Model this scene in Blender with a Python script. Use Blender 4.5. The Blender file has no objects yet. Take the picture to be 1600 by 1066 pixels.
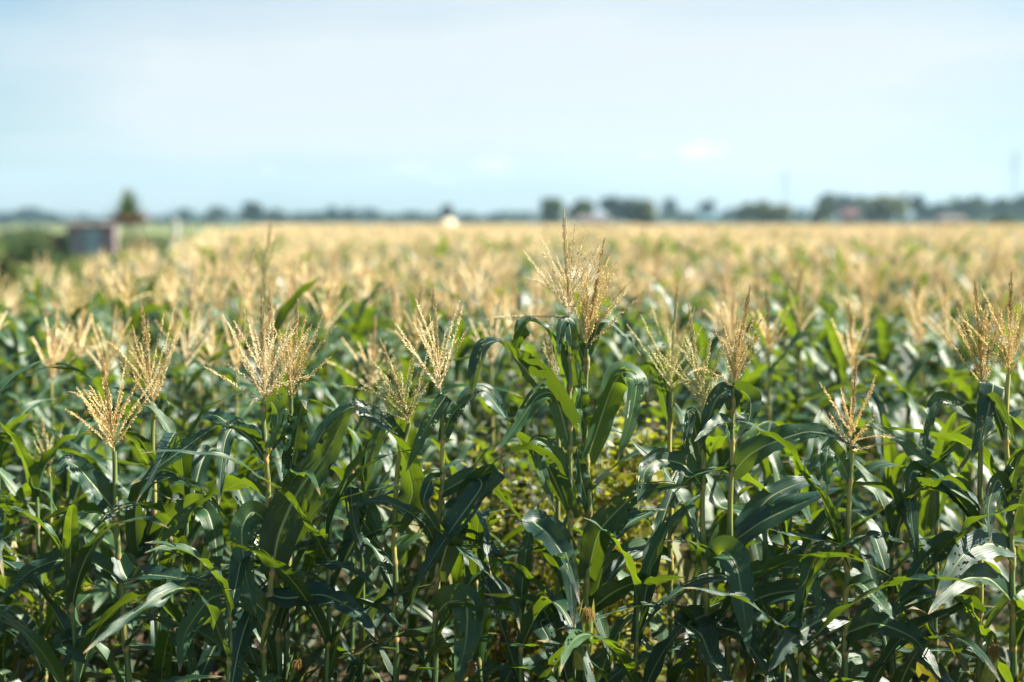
import bpy, math, random
import numpy as np
from mathutils import Vector, Matrix, Quaternion

R = math.radians
rng = random.Random(7)
npr = np.random.RandomState(11)
scene = bpy.context.scene
COL = scene.collection
V = Vector

# ---------------------------------------------------------------- camera
CAM_Z, F, PITCH = 2.25, 2222.0, 4.84
FOC = 4.62
cam_d = bpy.data.cameras.new('camera')
cam = bpy.data.objects.new('camera', cam_d)
COL.objects.link(cam)
cam.location = (0, 0, CAM_Z)
cam.rotation_euler = (R(90 - PITCH), 0, 0)
cam_d.lens, cam_d.sensor_width = 50, 36
cam_d.clip_start, cam_d.clip_end = 0.1, 6000
cam_d.dof.use_dof = True
cam_d.dof.focus_distance = FOC
cam_d.dof.aperture_fstop = 1.12
scene.camera = cam
CP, SP = math.cos(R(PITCH)), math.sin(R(PITCH))


def at(px, py, Y):
    """point at depth Y seen at pixel (px, py) of the 1600 x 1066 photo"""
    a, b = (px - 800) / F, (533 - py) / F
    t = Y / (CP + b * SP)
    return V((a * t, Y, CAM_Z + t * (-SP + b * CP)))


def pix(p):
    y, z = p[1], p[2] - CAM_Z
    d = y * CP - z * SP
    return 800 + F * p[0] / d, 533 - F * (y * SP + z * CP) / d


# ---------------------------------------------------------------- object helpers
def tag(o, label=None, cat=None, group=None, kind=None):
    for k, v in (('label', label), ('category', cat), ('group', group), ('kind', kind)):
        if v:
            o[k] = v
    return o


def empty(name, loc, rz=0.0, s=1.0):
    o = bpy.data.objects.new(name, None)
    COL.objects.link(o)
    o.location = loc
    o.rotation_euler = (0, 0, rz)
    o.scale = (s, s, s)
    o.empty_display_size = 0.1
    return o


def link(name, me, parent=None):
    o = bpy.data.objects.new(name, me)
    COL.objects.link(o)
    if parent:
        o.parent = parent
    return o


def mk(name, verts, faces, mats, parent=None, uv=None, smooth=True, midx=None):
    me = bpy.data.meshes.new(name)
    me.from_pydata([tuple(v) for v in verts], [], [tuple(f) for f in faces])
    for m in (mats if isinstance(mats, (list, tuple)) else [mats]):
        me.materials.append(m)
    if smooth:
        me.polygons.foreach_set('use_smooth', [True] * len(me.polygons))
    if midx is not None:
        me.polygons.foreach_set('material_index', midx)
    if uv is not None:
        li = np.empty(len(me.loops), dtype=np.int32)
        me.loops.foreach_get('vertex_index', li)
        lay = me.uv_layers.new(name='UVMap')
        lay.data.foreach_set('uv', np.asarray(uv, dtype=np.float32)[li].ravel())
    me.update()
    return link(name, me, parent)


def mk_np(name, verts, loops, starts, totals, mats, midx=None, smooth=False, parent=None, uv=None):
    me = bpy.data.meshes.new(name)
    me.vertices.add(len(verts))
    me.vertices.foreach_set('co', np.ascontiguousarray(verts, dtype=np.float32).ravel())
    me.loops.add(len(loops))
    me.loops.foreach_set('vertex_index', np.ascontiguousarray(loops, dtype=np.int32))
    me.polygons.add(len(starts))
    me.polygons.foreach_set('loop_start', np.ascontiguousarray(starts, dtype=np.int32))
    try:
        me.polygons.foreach_set('loop_total', np.ascontiguousarray(totals, dtype=np.int32))
    except Exception:
        pass
    for m in mats:
        me.materials.append(m)
    if midx is not None:
        me.polygons.foreach_set('material_index', np.ascontiguousarray(midx, dtype=np.int32))
    if smooth:
        me.polygons.foreach_set('use_smooth', np.ones(len(starts), dtype=bool))
    if uv is not None:
        lay = me.uv_layers.new(name='UVMap')
        lay.data.foreach_set('uv', np.asarray(uv, dtype=np.float32)[loops].ravel())
    me.update(calc_edges=True)
    me.validate()
    return link(name, me, parent)


# ---------------------------------------------------------------- materials
def new_mat(name):
    m = bpy.data.materials.new(name)
    m.use_nodes = True
    nt = m.node_tree
    nt.nodes.clear()
    out = nt.nodes.new('ShaderNodeOutputMaterial')
    return m, nt, out


class N:
    """tiny node-tree builder"""

    def __init__(s, nt):
        s.nt = nt

    def __call__(s, typ, ins=None, **props):
        n = s.nt.nodes.new('ShaderNode' + typ)
        for k, v in props.items():
            setattr(n, k, v)
        for k, v in (ins or {}).items():
            sock = n.inputs[k]
            if hasattr(v, 'is_output'):
                s.nt.links.new(v, sock)
            else:
                sock.default_value = v
        return n

    def math(s, op, a, b=None, clamp=False):
        ins = {0: a}
        if b is not None:
            ins[1] = b
        return s('Math', ins, operation=op, use_clamp=clamp).outputs[0]

    def mix(s, f, a, b):
        n = s.nt.nodes.new('ShaderNodeMix')
        n.data_type = 'RGBA'
        for i, v in ((0, f), (6, a), (7, b)):
            if hasattr(v, 'is_output'):
                s.nt.links.new(v, n.inputs[i])
            else:
                n.inputs[i].default_value = v if i == 0 else (*v, 1) if len(v) == 3 else v
        return n.outputs[2]

    def ramp(s, x, lo, hi):
        return s('MapRange', {'Value': x, 'From Min': lo, 'From Max': hi}).outputs[0]


def leaf_material(name, base, blue, trans, tmix=0.3, rough=0.4, spec=0.6, veins=True):
    m, nt, out = new_mat(name)
    n = N(nt)
    tc = n('TexCoord')
    uv = n('SeparateXYZ', {0: tc.outputs['UV']})
    u, v = uv.outputs[0], uv.outputs[1]
    oi = n('ObjectInfo')
    nz = n('TexNoise', {'Vector': tc.outputs['Object'], 'Scale': 5.0, 'Detail': 3.0})
    f = n.math('ADD', n.math('MULTIPLY', oi.outputs['Random'], 0.6), n.math('MULTIPLY', nz.outputs[0], 0.5), True)
    col = n.mix(f, base, blue)
    tcol = n.mix(f, trans, tuple(x * 0.75 for x in trans))
    nrm = None
    if veins:
        # fine parallel veins, pale midrib, dry tip, insect flecks
        st = n('TexNoise', {'Vector': n('CombineXYZ', {0: n.math('MULTIPLY', u, 30.0), 1: n.math('MULTIPLY', v, 1.2), 2: n.math('MULTIPLY', oi.outputs['Random'], 50.0)}).outputs[0], 'Scale': 1.0, 'Detail': 2.0})
        vein = n.ramp(st.outputs[0], 0.42, 0.62)
        col = n.mix(n.math('MULTIPLY', vein, 0.6), col, tuple(min(1, x * 1.9) for x in base))
        tcol = n.mix(n.math('MULTIPLY', vein, 0.5), tcol, tuple(x * 0.55 for x in trans))
        mid = n.ramp(n.math('ABSOLUTE', n.math('SUBTRACT', u, 0.5)), 0.05, 0.015)
        mid2 = n.math('MULTIPLY', mid, n.ramp(v, 1.0, 0.3))
        col = n.mix(n.math('MULTIPLY', mid2, 0.95), col, (0.34, 0.40, 0.19))
        tcol = n.mix(n.math('MULTIPLY', mid2, 0.6), tcol, (0.25, 0.3, 0.06))
        fl = n('TexNoise', {'Vector': tc.outputs['Object'], 'Scale': 75.0, 'Detail': 1.0})
        fl2 = n('TexNoise', {'Vector': tc.outputs['Object'], 'Scale': 9.0, 'Detail': 0.0})
        fleck = n.math('MULTIPLY', n.ramp(fl.outputs[0], 0.68, 0.72), n.ramp(fl2.outputs[0], 0.52, 0.6))
        col = n.mix(fleck, col, (0.16, 0.13, 0.05))
        tipn = n('TexNoise', {'Vector': tc.outputs['Object'], 'Scale': 22.0})
        tip = n.ramp(n.math('ADD', v, n.math('MULTIPLY', tipn.outputs[0], 0.12)), 0.99, 1.06)
        col = n.mix(tip, col, (0.33, 0.25, 0.11))
        tcol = n.mix(tip, tcol, (0.2, 0.14, 0.05))
        bp = n('Bump', {'Strength': 0.7, 'Distance': 0.0018, 'Height': n.math('ADD', st.outputs[0], n.math('MULTIPLY', mid, -1.2))})
        nrm = bp.outputs[0]
        rn = n('TexNoise', {'Vector': tc.outputs['Object'], 'Scale': 14.0, 'Detail': 3.0})
        rough = n.math('ADD', n.math('MULTIPLY', rn.outputs[0], 0.28), rough - 0.14)
    pi = {'Base Color': col, 'Roughness': rough, 'Specular IOR Level': spec}
    ti = {'Color': tcol}
    if nrm is not None:
        pi['Normal'] = nrm
        ti['Normal'] = nrm
    p = n('BsdfPrincipled', pi)
    t = n('BsdfTranslucent', ti)
    mx = n('MixShader', {0: tmix, 1: p.outputs[0], 2: t.outputs[0]})
    nt.links.new(mx.outputs[0], out.inputs[0])
    return m


def tassel_material(name, a, b, c):
    m, nt, out = new_mat(name)
    n = N(nt)
    g = n('NewGeometry')
    rpi = g.outputs['Random Per Island']
    col = n.mix(n.ramp(rpi, 0.0, 0.5), a, b)
    col = n.mix(n.ramp(rpi, 0.7, 1.0), col, c)
    oi = n('ObjectInfo')
    col = n('HueSaturation', {'Color': col, 'Value': n('MapRange', {'Value': oi.outputs['Random'], 'To Min': 0.85, 'To Max': 1.1}).outputs[0]}).outputs[0]
    p = n('BsdfPrincipled', {'Base Color': col, 'Roughness': 0.65, 'Specular IOR Level': 0.3})
    t = n('BsdfTranslucent', {'Color': col})
    mx = n('MixShader', {0: 0.4, 1: p.outputs[0], 2: t.outputs[0]})
    nt.links.new(mx.outputs[0], out.inputs[0])
    return m


def noisy(name, a, b, scale=4.0, rough=0.85, bump=0.0, bscale=None, trans=None, tmix=0.3, island=False, spec=0.3):
    m, nt, out = new_mat(name)
    n = N(nt)
    tc = n('TexCoord')
    nz = n('TexNoise', {'Vector': tc.outputs['Object'], 'Scale': scale, 'Detail': 5.0})
    f = n.ramp(nz.outputs[0], 0.35, 0.65)
    if island:
        f = n('NewGeometry').outputs['Random Per Island']
    col = n.mix(f, a, b)
    ins = {'Base Color': col, 'Roughness': rough, 'Specular IOR Level': spec}
    if bump:
        b2 = n('TexNoise', {'Vector': tc.outputs['Object'], 'Scale': bscale or scale * 5, 'Detail': 6.0})
        ins['Normal'] = n('Bump', {'Strength': 0.6, 'Distance': bump, 'Height': b2.outputs[0]}).outputs[0]
    p = n('BsdfPrincipled', ins)
    sh = p.outputs[0]
    if trans:
        t = n('BsdfTranslucent', {'Color': (*trans, 1)})
        sh = n('MixShader', {0: tmix, 1: sh, 2: t.outputs[0]}).outputs[0]
    nt.links.new(sh, out.inputs[0])
    return m


LEAF = leaf_material('corn_leaf', (0.014, 0.040, 0.017), (0.008, 0.033, 0.033), (0.21, 0.33, 0.006), 0.235, 0.42, 0.47)
LEAF_DRY = leaf_material('corn_leaf_yellowed', (0.09, 0.095, 0.02), (0.12, 0.095, 0.03), (0.28, 0.25, 0.02), 0.30, 0.55, 0.4)
LEAF_Y = leaf_material('corn_leaf_light', (0.025, 0.064, 0.020), (0.016, 0.052, 0.034), (0.26, 0.39, 0.008), 0.28, 0.44, 0.5)
LEAF_F = leaf_material('corn_leaf_far', (0.026, 0.066, 0.022), (0.017, 0.058, 0.040), (0.25, 0.38, 0.008), 0.27, 0.40, 0.65, veins=False)
TAS = {
    'golden': tassel_material('tassel_golden', (0.70, 0.53, 0.23), (0.80, 0.67, 0.38), (0.50, 0.30, 0.11)),
    'cream': tassel_material('tassel_cream', (0.80, 0.67, 0.40), (0.85, 0.75, 0.52), (0.58, 0.38, 0.17)),
    'greenish': tassel_material('tassel_greenish', (0.55, 0.52, 0.20), (0.70, 0.64, 0.36), (0.42, 0.40, 0.12)),
    'sandy': tassel_material('tassel_sandy', (0.84, 0.66, 0.37), (0.87, 0.74, 0.47), (0.72, 0.50, 0.27)),
}
SPIKE = {
    'golden': tassel_material('spike_tan', (0.42, 0.30, 0.13), (0.54, 0.40, 0.2), (0.3, 0.22, 0.08)),
    'cream': tassel_material('spike_buff', (0.54, 0.41, 0.22), (0.62, 0.49, 0.28), (0.36, 0.26, 0.11)),
    'greenish': tassel_material('spike_olive', (0.48, 0.40, 0.2), (0.55, 0.46, 0.24), (0.4, 0.35, 0.12)),
    'sandy': tassel_material('spike_sandy', (0.6, 0.38, 0.18), (0.66, 0.45, 0.24), (0.5, 0.3, 0.15)),
}


def stalk_material():
    m, nt, out = new_mat('corn_stalk')
    n = N(nt)
    tc = n('TexCoord')
    at_ = n('Attribute', attribute_name='tone')
    sp = n('SeparateColor', {0: at_.outputs['Color']})
    nz = n('TexNoise', {'Vector': n('Mapping', {'Vector': tc.outputs['Object'], 'Scale': (160, 160, 9)}).outputs[0], 'Scale': 1.0, 'Detail': 3.0})
    k = n.ramp(nz.outputs[0], 0.35, 0.65)
    green = n.mix(k, (0.05, 0.10, 0.035), (0.12, 0.18, 0.06))
    yel = n.mix(k, (0.36, 0.29, 0.06), (0.48, 0.40, 0.13))
    col = n.mix(sp.outputs[0], green, yel)
    col = n.mix(sp.outputs[1], col, (0.50, 0.28, 0.12))
    p = n('BsdfPrincipled', {'Base Color': col, 'Roughness': 0.42, 'Specular IOR Level': 0.5,
                             'Normal': n('Bump', {'Strength': 0.4, 'Distance': 0.0008, 'Height': nz.outputs[0]}).outputs[0]})
    nt.links.new(p.outputs[0], out.inputs[0])
    return m


STALK = stalk_material()
STALK_F = noisy('corn_stalk_far', (0.2, 0.24, 0.08), (0.4, 0.34, 0.1), 3.0)
HUSK = noisy('ear_husk', (0.20, 0.27, 0.06), (0.36, 0.38, 0.12), 45, 0.55, trans=(0.4, 0.45, 0.08), tmix=0.2)
SILK = noisy('ear_silk', (0.42, 0.27, 0.08), (0.26, 0.14, 0.05), 60, 0.6, trans=(0.4, 0.25, 0.05), tmix=0.2, island=True)


# ---------------------------------------------------------------- leaf blades
def catmull(P, n, k=0.5):
    P = [np.array(p, float) for p in P]
    if len(P) == 2:
        P = [P[0], P[0] * .5 + P[1] * .5, P[1]]
    Q = [2 * P[0] - P[1]] + P + [2 * P[-1] - P[-2]]
    out = []
    for i in range(1, len(Q) - 2):
        p0, p1, p2, p3 = Q[i - 1], Q[i], Q[i + 1], Q[i + 2]
        for t in np.linspace(0, 1, 14, endpoint=False):
            m1, m2 = k * (p2 - p0), k * (p3 - p1)
            out.append((2 * t ** 3 - 3 * t * t + 1) * p1 + (t ** 3 - 2 * t * t + t) * m1 + (3 * t * t - 2 * t ** 3) * p2 + (t ** 3 - t * t) * m2)
    out.append(P[-1])
    out = np.array(out)
    d = np.r_[0, np.cumsum(np.linalg.norm(np.diff(out, axis=0), axis=1))]
    s = np.linspace(0, d[-1], n)
    return np.stack([np.interp(s, d, out[:, i]) for i in range(out.shape[1])], 1)


def blade(C, NRM, width, nc, seed, fold=0.35, ruffle=0.012, holes=0, base_w=0.5, notch=0.0, curl=0.0):
    """corn leaf: centreline C (n x 3), upper-side normals NRM (n x 3). Returns verts, faces, uv"""
    r = np.random.RandomState(seed)
    n = len(C)
    T = np.gradient(C, axis=0)
    T /= np.linalg.norm(T, axis=1)[:, None] + 1e-9
    W = np.cross(T, NRM)
    W /= np.linalg.norm(W, axis=1)[:, None] + 1e-9
    for i in range(1, n):
        if W[i] @ W[i - 1] < -0.2:
            W[i] = -W[i]
    for _ in range(2):
        W[1:-1] = (W[:-2] + 2 * W[1:-1] + W[2:]) / 4
    W /= np.linalg.norm(W, axis=1)[:, None] + 1e-9
    Nn = np.cross(W, T)
    s = np.linspace(0, 1, n)
    prof = np.minimum(1, base_w + (1 - base_w) * np.sin(np.clip(s / 0.36, 0, 1) * math.pi / 2)) * (1 - s ** 2.1) ** 0.85
    prof = np.maximum(prof, 0.012)
    c = np.linspace(-1, 1, nc)
    f1, f2, p1, p2 = r.uniform(2.2, 4.5), r.uniform(2.2, 4.5), r.uniform(0, 6.3), r.uniform(0, 6.3)
    f3, p3 = r.uniform(6, 9), r.uniform(0, 6.3)
    env = np.sin(np.clip(s * 1.05, 0, 1) * math.pi) ** 0.6
    verts = np.empty((n, nc, 3))
    uv = np.empty((n, nc, 2))
    fd = fold * (1 - 0.75 * s)
    mg = np.ones((n, 2))
    if notch > 0:
        for side in (0, 1):
            for _ in range(r.randint(1, 5)):
                i0 = r.randint(int(n * .2), int(n * .95))
                mg[i0:i0 + r.randint(1, 3), side] -= r.uniform(0.05, notch)
    for j, cj in enumerate(c):
        hw = width * 0.5 * prof
        side = 0 if cj < 0 else 1
        k = mg[:, side] if abs(cj) > 0.99 else 1.0
        off = hw * cj * k
        a = abs(cj)
        h = fd * a * hw - curl * a * a * hw
        wv = np.sin(2 * math.pi * (f1 if cj < 0 else f2) * s + (p1 if cj < 0 else p2)) + 0.35 * np.sin(2 * math.pi * f3 * s + p3 + cj)
        h = h + ruffle * env * a ** 1.7 * wv
        verts[:, j] = C + W * (off * np.cos(np.arctan(fd * 0.8)))[:, None] + Nn * h[:, None]
        uv[:, j, 0] = (cj + 1) / 2
        uv[:, j, 1] = s
    idx = np.arange(n * nc).reshape(n, nc)
    q = np.stack([idx[:-1, :-1], idx[:-1, 1:], idx[1:, 1:], idx[1:, :-1]], -1)
    keep = np.ones(q.shape[:2], bool)
    if holes:
        for _ in range(holes):
            i0, j0 = r.randint(int(n * .25), int(n * .92)), r.randint(0, nc - 1)
            for _ in range(r.randint(2, 9)):
                ii, jj = i0 + r.randint(-4, 5), j0 + r.randint(-1, 2)
                if 0 <= ii < n - 1 and 0 <= jj < nc - 1 and abs(jj - (nc - 1) / 2) > 0.8:
                    keep[ii, jj] = False
    if holes and nc >= 9:  # wind splits along the veins
        for _ in range(r.randint(0, 3)):
            jj, i0 = r.choice([1, 2, nc - 4, nc - 3]), r.randint(int(n * .4), int(n * .8))
            keep[i0:i0 + r.randint(4, 12), jj] = False
    q = q[keep]
    return verts.reshape(-1, 3), q, uv.reshape(-1, 2)


def leaf_obj(parent, org, C, NRM, width, seed, mat, n=40, nc=9, **kw):
    v, q, uv = blade(C, NRM, width, nc, seed, **kw)
    return mk('leaf', v - np.array(org), q, mat, parent, uv=uv)


def auto_curve(base, az, L, a0, a1, n, r, kink=None, twist=0.0, drift=0.0):
    s = np.linspace(0, 1, n)
    if kink:
        k = 1 / (1 + np.exp(-(s - kink) * 22))
        ang = a0 + (a1 - a0) * (0.25 * s + 0.75 * k)
    else:
        ang = a0 + (a1 - a0) * s ** r.uniform(1.2, 1.8)
    azs = az + drift * s ** 1.5
    D = np.stack([np.cos(azs), np.sin(azs), 0 * s], 1)
    up = np.array([0, 0, 1.0])
    T = np.sin(ang)[:, None] * D + np.cos(ang)[:, None] * up
    C = np.array(base) + np.cumsum(np.vstack([np.zeros(3), (T[:-1] + T[1:]) / 2]), 0) * (L / (n - 1))
    Nm = -np.cos(ang)[:, None] * D + np.sin(ang)[:, None] * up
    tw = twist * s ** 1.3
    B = np.cross(T, Nm)
    Nm = Nm * np.cos(tw)[:, None] + B * np.sin(tw)[:, None]
    return C, Nm


# ---------------------------------------------------------------- stalks, tassels, ears
def tube(P, rad, ns=8, v0=0):
    P = np.array(P, float)
    T = np.gradient(P, axis=0)
    T /= np.linalg.norm(T, axis=1)[:, None] + 1e-9
    ref = np.array([1.0, 0.1, 0.05])
    A = np.cross(T, ref)
    A /= np.linalg.norm(A, axis=1)[:, None] + 1e-9
    B = np.cross(T, A)
    th = np.arange(ns) * 2 * math.pi / ns
    rad = np.asarray(rad, float)
    v = P[:, None] + rad[:, None, None] * (np.cos(th)[None, :, None] * A[:, None] + np.sin(th)[None, :, None] * B[:, None])
    n = len(P)
    idx = np.arange(n * ns).reshape(n, ns) + v0
    q = np.stack([idx[:-1], np.roll(idx[:-1], -1, 1), np.roll(idx[1:], -1, 1), idx[1:]], -1).reshape(-1, 4)
    return v.reshape(-1, 3), q


def stalk_obj(parent, org, P, r0, r1, nodes, seed, yellow_from=1.1, ns=10):
    """stalk along P (from ground to tassel base); nodes: heights where leaves leave"""
    r = np.random.RandomState(seed)
    n = max(30, int(len(nodes) * 9))
    C = catmull(P, n * 2)
    L = np.r_[0, np.cumsum(np.linalg.norm(np.diff(C, axis=0), axis=1))]
    z = C[:, 2]
    rad = r0 + (r1 - r0) * (L / L[-1]) ** 0.8
    tone = np.zeros((len(C), 4))
    tone[:, 3] = 1
    side = 1
    ex = np.sort(np.array(list(nodes) + [0.05, 0.2]))
    for i, h in enumerate(ex):
        d = np.abs(z - h)
        rad += 0.0028 * np.exp(-(d / 0.008) ** 2)
        tone[:, 1] += np.exp(-(d / 0.007) ** 2) * 0.8
        nxt = ex[i + 1] if i + 1 < len(ex) else h + 0.25
        inn = (z > h) & (z < nxt)
        f = (z[inn] - h) / (nxt - h)
        if h > yellow_from - 0.3:
            k = r.uniform(0.15, 0.85)
            tone[inn, 0] = np.clip(k * np.clip(f * 2.2, 0.15, 1), 0, 1) if r.rand() < .8 else 0.15
        rad[inn] += 0.0012 * (1 - f)
        C[inn, 0] += side * 0.0025 * np.sin(f * math.pi)
        side = -side
    tone[:, 1] = np.clip(tone[:, 1], 0, 1)
    v, q = tube(C, rad, ns)
    o = mk('stalk', v - np.array(org), q, STALK, parent)
    ca = o.data.color_attributes.new('tone', 'FLOAT_COLOR', 'POINT')
    ca.data.foreach_set('color', np.repeat(tone, ns, axis=0).astype(np.float32).ravel())
    return o


OCT_V = np.array([[0, 0, 1], [1, 0, 0], [0, 1, 0], [-1, 0, 0], [0, -1, 0], [0, 0, -1]], float)
OCT_F = np.array([[0, 1, 2], [0, 2, 3], [0, 3, 4], [0, 4, 1], [5, 2, 1], [5, 3, 2], [5, 4, 3], [5, 1, 4]])


def spikelets(P, step, ln, rad, off, r, start=0.06, droop=0.0):
    """little grain-like spikelets down both sides of a tassel branch"""
    L = np.r_[0, np.cumsum(np.linalg.norm(np.diff(P, axis=0), axis=1))]
    m = max(4, int(L[-1] * (1 - start) / step))
    d = np.linspace(L[-1] * start, L[-1], m) + r.uniform(-.3, .3, m) * step
    pos = np.stack([np.interp(d, L, P[:, i]) for i in range(3)], 1)
    T = np.gradient(P, axis=0)
    T /= np.linalg.norm(T, axis=1)[:, None] + 1e-9
    t = np.stack([np.interp(d, L, T[:, i]) for i in range(3)], 1)
    t /= np.linalg.norm(t, axis=1)[:, None] + 1e-9
    a = np.cross(t, [0.3, 0.9, 0.2])
    a /= np.linalg.norm(a, axis=1)[:, None] + 1e-9
    b = np.cross(t, a)
    phi = r.uniform(0, 6.3) + np.arange(m) * 2.2 + r.uniform(-.6, .6, m)
    perp = np.cos(phi)[:, None] * a + np.sin(phi)[:, None] * b
    sp = r.uniform(0.25, 0.7, m)[:, None]
    dirn = t * 0.9 + perp * sp
    dr = (r.rand(m) < droop)
    dirn[dr] = perp[dr] * 0.6 + np.array([0, 0, -1.0])
    dirn /= np.linalg.norm(dirn, axis=1)[:, None]
    l = ln * r.uniform(0.75, 1.2, m)
    fade = np.clip((1.02 - d / L[-1]) / 0.15, 0.55, 1)
    l = l * fade
    cen = pos + perp * off * fade[:, None] + dirn * (l * 0.35)[:, None]
    u = np.cross(dirn, [0.2, 0.3, 0.93])
    u /= np.linalg.norm(u, axis=1)[:, None] + 1e-9
    w = np.cross(dirn, u)
    rr = rad * r.uniform(0.8, 1.25, m) * fade
    vv = cen[:, None] + OCT_V[None, :, 0:1] * (u * rr[:, None])[:, None] + OCT_V[None, :, 1:2] * (w * rr[:, None])[:, None] + OCT_V[None, :, 2:3] * (dirn * (l / 2)[:, None])[:, None]
    ff = OCT_F[None] + (np.arange(m) * 6)[:, None, None]
    return vv.reshape(-1, 3), ff.reshape(-1, 3)


def tassel(base, tip, nb, spread, seed, detail=True, fill=1.0, droop=0.05, blen=1.0):
    """returns (branch verts, faces), (spike verts, faces)"""
    r = np.random.RandomState(seed)
    base, tip = np.array(base, float), np.array(tip, float)
    ax = tip - base
    L = np.linalg.norm(ax)
    ax /= L
    a = np.cross(ax, [0, 1, 0.1])
    a /= np.linalg.norm(a)
    b = np.cross(ax, a)
    BV, BF, SV, SF = [], [], [], []

    def add(lv, lf, v, f):
        k = sum(len(x) for x in lv)
        lv.append(v)
        lf.extend((np.asarray(f) + k).tolist())

    bend = r.uniform(-.03, .03, 2)
    s = np.linspace(0, 1, 16)
    axis = base + ax * (s * L)[:, None] + (a * bend[0] + b * bend[1]) * (L * s * s)[:, None]
    v, q = tube(axis, np.linspace(0.0032, 0.0012, 16), 5)
    add(SV, SF, v, q)
    if detail:
        v, q = spikelets(axis, 0.0019, 0.0105, 0.0026, 0.0034, r, start=0.40)
    else:
        v, q = tube(axis[6:], np.linspace(0.0065, 0.0035, 10) * (1 + 0.25 * (np.arange(10) % 2)), 5)
    add(SV, SF, v, q)
    phi = r.uniform(0, 6.3)
    nb = int(nb * (1.0 if detail else .95))
    for i in range(nb):
        f = (i + 0.5) / nb
        st = 0.01 + 0.27 * f ** 1.1
        phi += 2.39996 + r.uniform(-.5, .5)
        out = a * math.cos(phi) + b * math.sin(phi)
        ang = R(spread) * 1.2 * (1.12 - 0.55 * f) * r.uniform(0.65, 1.2)
        if r.rand() < 0.12 and i < nb * .5:
            ang *= 1.6
        bl = L * blen * (0.80 - 0.22 * f) * r.uniform(0.55, 1.12)
        p = base + ax * (L * st)
        cv = r.uniform(-.3, .6)
        hang = r.uniform(.3, .9) if r.rand() < .22 else r.uniform(0, .15)
        pts = []
        m = 14
        for k in range(m):
            e = k / (m - 1)
            an = ang * (1 - 0.18 * e) + cv * ang * e * 0.5
            pts.append(p.copy())
            wob = r.normal(0, .045, 3)
            d = ax * math.cos(an) + out * math.sin(an) + wob
            d[2] -= droop * e * e * 4 * (ang > R(45)) + hang * e * e
            p = p + d / np.linalg.norm(d) * bl / (m - 1)
        pts = np.array(pts)
        if detail:
            v, q = tube(pts, np.linspace(0.0016, 0.0007, m), 4)
            add(BV, BF, v, q)
            v, q = spikelets(pts, 0.0033 / fill, 0.0104, 0.0019, 0.0023, r, droop=0.14)
        else:
            v, q = tube(pts[::1], np.linspace(0.0040, 0.0028, m) * (0.75 + 0.6 * (np.arange(m) % 2)), 4)
        add(BV, BF, v, q)
    return (np.vstack(BV), BF), (np.vstack(SV), SF)


def tassel_obj(parent, org, base, tip, kind, nb, spread, seed, detail=True, **kw):
    (bv, bf), (sv, sf) = tassel(base, tip, nb, spread, seed, detail, **kw)
    t = mk('tassel', bv - np.array(org), bf, TAS[kind], parent, smooth=False)
    mk('tassel_spike', sv - np.array(org), sf, SPIKE[kind], t, smooth=False)
    return t


def ear_obj(parent, org, base, tip, seed, rad=0.026, husk=HUSK):
    r = np.random.RandomState(seed)
    base, tip = np.array(base, float), np.array(tip, float)
    s = np.linspace(0, 1, 14)
    P = base + (tip - base) * s[:, None]
    prof = rad * np.sin(np.clip(0.12 + s * 0.88, 0, 1) ** 0.75 * math.pi) ** 0.6
    prof = np.maximum(prof, 0.004)
    v, q = tube(P, prof, 16)
    th = np.tile(np.arange(16), 14)
    ax = P.repeat(16, 0)
    v = ax + (v - ax) * (1 + 0.06 * np.sin(th * 2 * math.pi / 16 * 5 + s.repeat(16) * 3))[:, None]
    VV, FF = [v], q.tolist()
    ln = np.linalg.norm(tip - base)
    # loose husk tips
    e = mk('ear', v - np.array(org), FF, husk, parent)
    SV, SF = [], []
    k = 0
    d0 = (tip - base) / ln
    for i in range(5):
        a = i * 1.2566 + r.uniform(-.2, .2)
        x = np.cross(d0, [0.2, 1, 0.1])
        x /= np.linalg.norm(x)
        o = x * math.cos(a) + np.cross(d0, x) * math.sin(a)
        t = np.linspace(0, 1, 16)[:, None]
        L2 = ln * r.uniform(.92, 1.22)
        rr = rad * np.sin(np.clip(.15 + t * .8, 0, 1) ** .75 * math.pi) ** .6 + .003 + .012 * t ** 3 * r.uniform(.3, 1.6)
        C = base + d0 * L2 * t + o * rr
        bv, bq, buv = blade(C, np.repeat(-o[None], 16, 0), rad * 1.5, 7, r.randint(1 << 20), fold=.45, ruffle=.0015, base_w=.75)
        mk('husk_leaf', bv - np.array(org), bq, husk, e, uv=buv)
    for i in range(110):
        d = d0 + r.normal(0, .22, 3)
        p = tip - d0 * ln * r.uniform(0.0, .10) + r.normal(0, .004, 3)
        pts = []
        for j in range(7):
            pts.append(p.copy())
            d = d / np.linalg.norm(d) + np.array([0, -0.04, -0.62]) + r.normal(0, .12, 3)
            p = p + d / np.linalg.norm(d) * 0.0075 * r.uniform(.6, 1.1)
        vv, qq = tube(np.array(pts), np.linspace(0.0009, 0.0005, 7), 3, k)
        k += len(vv)
        SV.append(vv)
        SF.extend(qq.tolist())
    mk('silk', np.vstack(SV) - np.array(org), SF, SILK, e)
    return e


# ---------------------------------------------------------------- front row of sharp corn plants
GF = 'corn plants in the sharp front row'
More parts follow.
